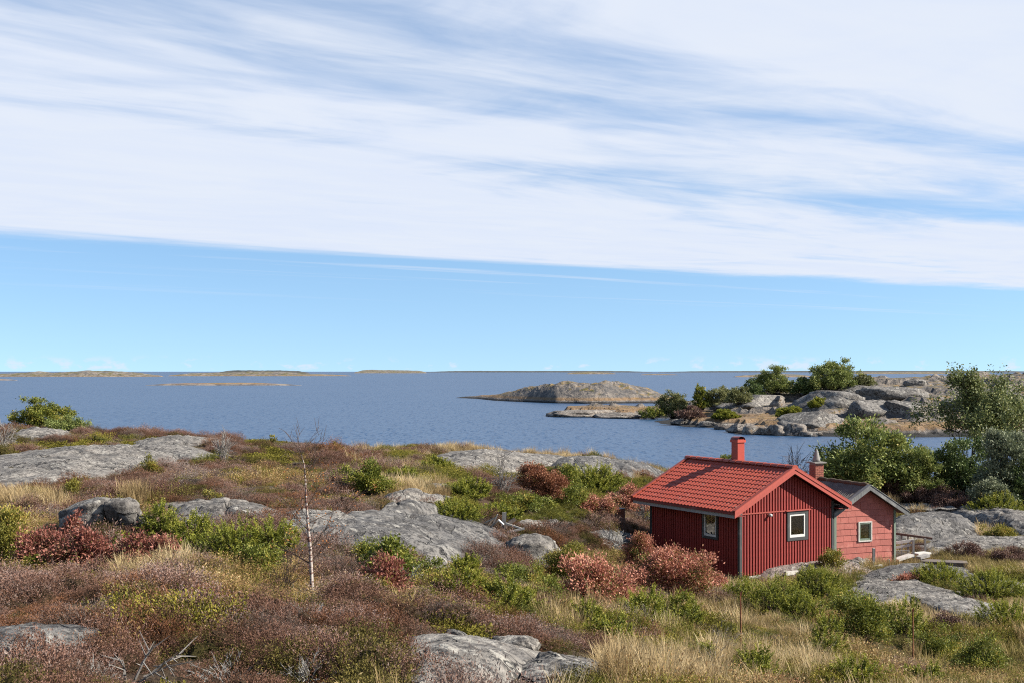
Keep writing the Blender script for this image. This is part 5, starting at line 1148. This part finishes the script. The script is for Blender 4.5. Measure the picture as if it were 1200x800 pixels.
# ---------------------------------------------------------------- ground cover (uncountable)
def proto_sprigs(seed, mat, R, Hh, n, per, lf, asp, spread=0.5, upness=1.0, tip=0.5):
    rg = np.random.default_rng(seed); a = rg.uniform(0, 2*np.pi, n); r = R*np.sqrt(rg.random(n)); B = np.stack([r*np.cos(a), r*np.sin(a), np.zeros(n)], 1)
    dome = np.sqrt(np.clip(1-(r/R)**2*0.75, 0.1, 1)); D = unit(B*np.array([1, 1, 0])/R*spread+np.array([0, 0, upness])+rg.normal(size=(n, 3))*0.22)
    Ls = Hh*dome*rg.uniform(0.65, 1.15, n); t = np.tile(np.linspace(0.12, 1, per), n); k = np.repeat(np.arange(n), per)
    C = B[k]+D[k]*(Ls[k]*t)[:, None]; nd = unit(D[k]*0.8+rg.normal(size=(n*per, 3))*0.6); L = lf*rg.uniform(0.7, 1.4, n*per)
    tint = np.clip(0.15+tip*t+rg.normal(size=n*per)*0.13+rg.normal(size=n)[k]*0.1, 0, 1); V, Fq, T = leaf_quads(C, nd, L, L*asp, tint, rg, 0.2)
    sv, sf, stt = leaf_quads(B, D, Ls*0.95, 0.006, np.full(n, 0.1), rg, 0)
    return mesh_np('sprig_clump', np.concatenate([V, sv]), np.concatenate([Fq, sf+len(V)]), M[mat], tint=np.concatenate([T, stt]), nolink=True)
def proto_cushion(seed, mat, R, Hh, n, per, sl, lf, asp, up=0.6):
    rg = np.random.default_rng(seed); th = rg.uniform(0, 2*np.pi, n); cz = rg.uniform(0.02, 1.0, n); sr = np.sqrt(1-cz**2)
    dome = lambda d: 1+0.34*fbm(d[:, 0]*2.3+seed, d[:, 1]*2.3, d[:, 2]*2.3, 3, seed)
    D = np.stack([sr*np.cos(th), sr*np.sin(th), cz], 1); S = np.array([R, R, Hh]); P = D*dome(D)[:, None]*S
    A = unit(D/S*R*0.6+np.array([0, 0, up])+rg.normal(size=(n, 3))*0.35); Ls = sl*rg.uniform(0.5, 1.4, n); t = np.tile(np.linspace(0.0, 1, per), n); k = np.repeat(np.arange(n), per)
    C = P[k]-A[k]*0.02+A[k]*(Ls[k]*t)[:, None]; nd = unit(A[k]*0.9+rg.normal(size=(n*per, 3))*0.5); L = lf*rg.uniform(0.7, 1.4, n*per)
    cl = fbm(P[:, 0]*7, P[:, 1]*7, P[:, 2]*7, 2, seed+5)
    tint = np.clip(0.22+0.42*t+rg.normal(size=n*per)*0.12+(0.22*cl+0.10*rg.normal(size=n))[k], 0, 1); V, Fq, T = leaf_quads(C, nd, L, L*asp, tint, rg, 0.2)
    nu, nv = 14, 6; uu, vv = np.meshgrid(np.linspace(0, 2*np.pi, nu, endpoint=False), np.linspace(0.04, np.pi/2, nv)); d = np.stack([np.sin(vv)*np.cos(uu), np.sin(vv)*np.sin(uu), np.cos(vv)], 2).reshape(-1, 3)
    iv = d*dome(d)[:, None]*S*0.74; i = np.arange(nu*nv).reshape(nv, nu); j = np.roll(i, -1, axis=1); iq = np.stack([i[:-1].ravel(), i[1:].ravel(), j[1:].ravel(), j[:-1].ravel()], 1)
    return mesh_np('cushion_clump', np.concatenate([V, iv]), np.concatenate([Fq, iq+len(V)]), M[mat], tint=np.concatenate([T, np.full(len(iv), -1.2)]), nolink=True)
def proto_grass(seed, mat, R, Hh, n, wd, bend=0.5):
    rg = np.random.default_rng(seed); a = rg.uniform(0, 2*np.pi, n); r = R*np.sqrt(rg.random(n)); B = np.stack([r*np.cos(a), r*np.sin(a), np.zeros(n)], 1)
    L = Hh*rg.uniform(0.5, 1.15, n); dr = unit(B/R*0.5+rg.normal(size=(n, 3))*0.45)*np.array([1, 1, 0]); S = unit(np.cross(dr+1e-6, np.array([0, 0, 1.0]))+rg.normal(size=(n, 3))*0.3)
    be = bend*rg.uniform(0.3, 1.2, n); V = []; 
    for u, ww in ((0, 1.0), (0.4, 0.9), (0.75, 0.6), (1.0, 0.12)):
        c = B+np.array([0, 0, 1.0])*(L*u*(1-0.25*be*u))[:, None]+dr*(L*be*u*u)[:, None]; V += [c-S*wd*ww/2, c+S*wd*ww/2]
    V = np.stack(V, 1); base = (np.arange(n)*8)[:, None]; Fq = np.concatenate([base+np.array([2*i, 2*i+1, 2*i+3, 2*i+2]) for i in range(3)])
    tint = np.clip(0.5+rg.normal(size=n)*0.2, 0, 1); T = np.stack([tint*0.6, tint*0.6, tint*0.85, tint*0.85, tint, tint, tint*1.1, tint*1.1], 1).ravel()
    return mesh_np('grass_tuft', V.reshape(-1, 3), Fq, M[mat], tint=T, nolink=True)
PR = {
 'heather': [proto_cushion(1+i, 'g_heather', 0.30, 0.26, 620, 5, 0.095, 0.021, 0.34) for i in range(4)]+[proto_cushion(61+i, 'g_heather_rust', 0.30, 0.26, 620, 5, 0.09, 0.021, 0.34) for i in range(2)]+[proto_cushion(71+i, 'g_heather_grey', 0.30, 0.24, 520, 6, 0.12, 0.020, 0.26) for i in range(2)]+[proto_cushion(81+i, 'g_heather_olive', 0.30, 0.22, 560, 5, 0.08, 0.021, 0.36) for i in range(2)],
 'green': [proto_cushion(11+i, 'g_green', 0.30, 0.20, 480, 5, 0.08, 0.024, 0.40, 0.4) for i in range(4)],
 'herb': [proto_sprigs(51+i, 'g_herb', 0.22, 0.30, 60, 8, 0.028, 0.38, 0.8, 0.9, 0.6) for i in range(3)],
 'moss': [proto_sprigs(21+i, 'g_moss', 0.30, 0.10, 120, 3, 0.036, 0.5, 0.9, 0.7, 0.5) for i in range(2)],
 'straw': [proto_grass(31+i, 'g_straw', 0.15, 0.40, 80, 0.008, 0.5) for i in range(3)],
 'grass': [proto_grass(41+i, 'g_grass', 0.20, 0.30, 90, 0.009, 0.7) for i in range(3)]}
def scatter(name, P, rot, scale, tone, protos, label, cat, pick=None):
    for i, q in enumerate(protos): q.name = '%s_%02d' % (name, i)
    coll = bpy.data.collections.new(name+'_clumps')
    for o in protos: coll.objects.link(o)
    o = mesh_np(name, P, np.zeros((0, 3), dtype=np.int32), None); me = o.data
    me.attributes.new('rot', 'FLOAT_VECTOR', 'POINT').data.foreach_set('vector', rot.astype(np.float32).ravel())
    me.attributes.new('scl', 'FLOAT_VECTOR', 'POINT').data.foreach_set('vector', scale.astype(np.float32).ravel())
    me.attributes.new('tone', 'FLOAT', 'POINT').data.foreach_set('value', tone.astype(np.float32))
    me.attributes.new('pick', 'INT', 'POINT').data.foreach_set('value', (RNG.integers(len(protos), size=len(P)) if pick is None else pick).astype(np.int32))
    ng = bpy.data.node_groups.new(name+'_scatter', 'GeometryNodeTree')
    ng.interface.new_socket('Geometry', in_out='INPUT', socket_type='NodeSocketGeometry'); ng.interface.new_socket('Geometry', in_out='OUTPUT', socket_type='NodeSocketGeometry')
    gi, go = ng.nodes.new('NodeGroupInput'), ng.nodes.new('NodeGroupOutput'); ip = ng.nodes.new('GeometryNodeInstanceOnPoints'); ci = ng.nodes.new('GeometryNodeCollectionInfo')
    ci.inputs['Collection'].default_value = coll; ci.inputs['Separate Children'].default_value = True; ci.inputs['Reset Children'].default_value = True
    def na(nm, tp):
        n = ng.nodes.new('GeometryNodeInputNamedAttribute'); n.data_type = tp; n.inputs['Name'].default_value = nm; return n.outputs['Attribute']
    L = ng.links.new; L(gi.outputs[0], ip.inputs['Points']); L(ci.outputs[0], ip.inputs['Instance']); ip.inputs['Pick Instance'].default_value = True
    L(na('pick', 'INT'), ip.inputs['Instance Index']); L(na('rot', 'FLOAT_VECTOR'), ip.inputs['Rotation']); L(na('scl', 'FLOAT_VECTOR'), ip.inputs['Scale']); L(ip.outputs[0], go.inputs[0])
    md = o.modifiers.new('scatter', 'NODES'); md.node_group = ng
    return tag(o, label, cat, None, 'stuff')

def cover():
    rg = np.random.default_rng(99); Y = []; X = []
    for y0, y1, dens in ((6.5, 14, 34), (14, 22, 28), (22, 34, 20), (34, 50, 14), (50, 84, 9.5)):
        hw = 0.47*y1+2.5; n = int(2*hw*(y1-y0)*dens); Y.append(rg.uniform(y0, y1, n)); X.append(rg.uniform(-hw, hw, n))
    X, Y = np.concatenate(X), np.concatenate(Y); k = np.abs(X) < 0.47*Y+2.5; X, Y = X[k], Y[k]
    for P in ROCKS:
        P = np.array(P); bb = (X > P[:, 0].min()) & (X < P[:, 0].max()) & (Y > P[:, 1].min()) & (Y < P[:, 1].max()); ins = np.zeros(len(X), bool)
        ii = np.nonzero(bb)[0]; ins[ii] = in_poly(X[ii], Y[ii], [tuple(p) for p in P]); X, Y = X[~ins], Y[~ins]
    for ob, W_, L_, m in ((house, HW_, HL, 0.18), (annex, AW, AL, 0.10)):
        c, s = math.cos(ob.rotation_euler.z), math.sin(ob.rotation_euler.z); dx, dy = X-ob.location.x, Y-ob.location.y; a, b = dx*c+dy*s, -dx*s+dy*c
        k = (a > -m) & (a < W_+m) & (b > -m) & (b < L_+m); X, Y = X[~k], Y[~k]
    Z = gz(X, Y); k = Z > 0.6; X, Y, Z = X[k], Y[k], Z[k]
    u, v = project(X, Y, Z); n = len(X)
    n1 = fbm(X/2.6, Y/2.6, 0, 3, 201); n2 = fbm(X/0.9, Y/0.9, 0, 2, 211); n3 = fbm(X/5.0, Y/5.0, 0, 2, 221); n4 = fbm(X/3.2, Y/3.2, 0, 3, 231)
    K = ['heather', 'green', 'moss', 'straw', 'grass', 'herb']; Wt = np.zeros((n, 6))
    def sm(x, a, b): t = np.clip((x-a)/(b-a), 0, 1); return t*t*(3-2*t)
    left = 1-sm(u, 380, 470); low = sm(v, 690, 730); ctr = sm(u, 380, 470)*(1-sm(u, 780, 860)); right = sm(u, 980, 1060)*(1-sm(v, 660, 690)); midb = ctr*sm(v, 632, 650)*(1-low)
    br = sm(u-(v-690)*0.2, 600, 680)*sm(v, 676, 700)
    top = ctr*(1-sm(v, 615, 640))
    A_ = lambda *q: np.array(q)
    Wt += 0.02
    Wt += left[:, None]*A_(1.0, 0.02, 0.05, 0.0, 0.02, 0.10)
    Wt[:, 2] += left*sm(n1, 0.2, 0.5)*1.0*(v < 610); Wt[:, 5] += left*sm(n4, 0.2, 0.5)*0.9*(v > 540); Wt[:, 1] += left*sm(n2, 0.40, 0.7)*0.6
    Wt += (low*(1-br))[:, None]*A_(1.2, 0.05, 0.10, 0.03, 0.03, 0.10); Wt[:, 2] += low*(1-br)*sm(n2, 0.3, 0.6)*1.2; Wt[:, 1] += low*(1-br)*sm(n1, 0.35, 0.6)*0.8
    Wt += top[:, None]*A_(0.35, 0.06, 0.06, 0.08, 0.10, 0.30); Wt[:, 1] += top*sm(n1, 0.08, 0.32)*0.9; Wt[:, 0] += top*sm(-n1, 0.0, 0.3)*1.0; Wt[:, 3] += top*sm(n4, 0.3, 0.55)*0.8
    Wt += midb[:, None]*A_(0.25, 0.15, 0.05, 0.05, 0.12, 1.0); Wt[:, 1] += midb*sm(n1, 0.15, 0.4)*1.1; Wt[:, 0] += midb*sm(n4, 0.2, 0.45)*0.7
    Wt += br[:, None]*A_(0.10, 0.10, 0.05, 0.16, 0.45, 0.90)*1.5; Wt[:, 3] += br*sm(n1, 0.2, 0.5)*1.0; Wt[:, 1] += br*sm(n4, 0.22, 0.42)*1.6; Wt[:, 0] += br*sm(n2, 0.4, 0.6)*1.0; Wt[:, 4] += br*sm(-n4, 0.1, 0.4)*0.8
    Wt += right[:, None]*A_(0.15, 0.08, 0.08, 0.55, 0.35, 0.5); Wt[:, 0] += right*sm(n1, 0.2, 0.5)*0.6
    for cx, cy, rx, ry, t, s in ((505,578,42,10,3,4),(30,590,46,9,3,1.2),(155,668,32,9,3,1.5),(205,668,22,10,3,2),(258,672,24,7,3,1),(156,588,9,6,3,6),(328,560,46,9,5,2),(790,792,90,16,3,4),(1090,588,56,9,3,3),(600,531,70,5,3,4),(1100,628,50,10,3,3),(1160,655,60,14,4,3),(650,538,20,4,3,4),(310,520,30,4,2,2),(200,524,30,4,3,3),
        (60,538,66,6,2,5),(90,522,70,4,2,3),(320,537,34,6,2,5),(240,541,26,5,1,5),(615,600,72,12,1,4),(490,613,66,8,1,3),(560,553,50,8,1,3),(520,566,46,10,1,2),(700,573,46,14,1,4),(400,585,30,6,2,3),(1150,690,80,16,1,1.2),(950,706,90,10,1,1.2),(40,655,50,20,5,3),(10,620,30,24,5,3),(300,690,70,16,5,2),
        (560,790,120,20,0,3),(470,780,80,30,0,4),(660,760,60,10,0,2.5),(585,660,26,22,0,5),(500,660,30,9,0,3),(640,622,60,8,0,3),(560,572,40,6,0,3),(690,628,70,14,0,3),(480,595,30,6,0,3),(1130,700,30,8,5,3),(240,668,120,14,5,1.5)):
        g = np.exp(-(((u-cx)/rx)**2+((v-cy)/ry)**2)**1.5); Wt[:, t] += g*s*2; 
    Wt *= np.exp(rg.normal(size=Wt.shape)*0.25)
    typ = np.argmax(Wt/Wt.sum(1, keepdims=True)*1.0+rg.random(Wt.shape)**3*0.45, axis=1)
    far = np.clip(Y/34.0, 0.0, 1.6)
    inside = np.zeros(n, bool); gap = np.zeros(n)
    keep = np.where(typ == 0, rg.random(n) < np.clip(0.34+0.006*Y, 0.34, 0.66), np.where(typ == 1, rg.random(n) < np.clip(0.40+0.008*Y, 0.4, 0.8), True))
    for sx_, sy_, ra, rb in SHRUBS: inside |= ((X-sx_)/ra)**2+((Y-sy_)/rb)**2 < 1
    mound = np.clip(0.5+0.85*fbm(X/1.1, Y/1.1, 0, 2, 301), 0, 1)
    thin = rg.random(n)
    lab = {'heather': ('brown flowering-over heather covering the heath', 'heather'), 'green': ('low bright green crowberry growth in patches', 'low plants'), 'moss': ('olive yellow moss cushions on the heath', 'moss'), 'herb': ('mixed olive and brown herbs between the shrubs', 'herbs'), 'straw': ('pale straw-coloured dry grass tufts', 'grass'), 'grass': ('olive brown tall grass and herbs', 'grass')}
    nm = {'heather': 'heather_carpet', 'green': 'crowberry_mats', 'moss': 'moss_cushions', 'herb': 'herb_growth', 'straw': 'dry_grass', 'grass': 'tall_grass'}
    for i, kd in enumerate(K):
        s = (typ == i) & ~inside & keep & ~((typ == 0) & (mound < 0.22) & (Y < 40))
        if kd in ('heather',): pass
        xs, ys, zs = X[s], Y[s], Z[s]; m = len(xs)
        sc = (0.80+0.35*far[s])*rg.uniform(0.65, 1.3, m)*(1+0.22*n2[s])
        hgt = sc*rg.uniform(0.75, 1.2, m)*(0.9+0.35*np.clip(n4[s], -1, 1))
        if kd in ('heather', 'green', 'herb'): hgt *= (0.30+0.80*mound[s]); sc *= 0.8+0.4*mound[s]
        hc = 0.62*fbm(xs/1.6, ys/1.6, 0, 2, 401)+0.30*rg.normal(size=m); hd = 0.62*fbm(xs/0.8, ys/0.8, 0, 2, 411)+0.30*rg.normal(size=m)
        hp = np.where(hc > 0.58, 4+rg.integers(2, size=m), np.where(hd > 0.48, 6+rg.integers(2, size=m), np.where(hd < -0.40, 8+rg.integers(2, size=m), rg.integers(4, size=m))))
        rot = np.stack([rg.normal(size=m)*0.13, rg.normal(size=m)*0.13, rg.uniform(0, 6.28, m)], 1)
        tone = np.clip(0.45+0.40*n3[s]+0.45*n2[s]+0.35*(mound[s]-0.5)+rg.normal(size=m)*0.26, 0, 1)
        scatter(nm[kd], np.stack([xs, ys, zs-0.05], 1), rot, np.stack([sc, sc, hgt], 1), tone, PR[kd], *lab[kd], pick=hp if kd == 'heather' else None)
    # grey moss and grass rooted in rock joints is left to the tufts along the outcrop rims
cover()
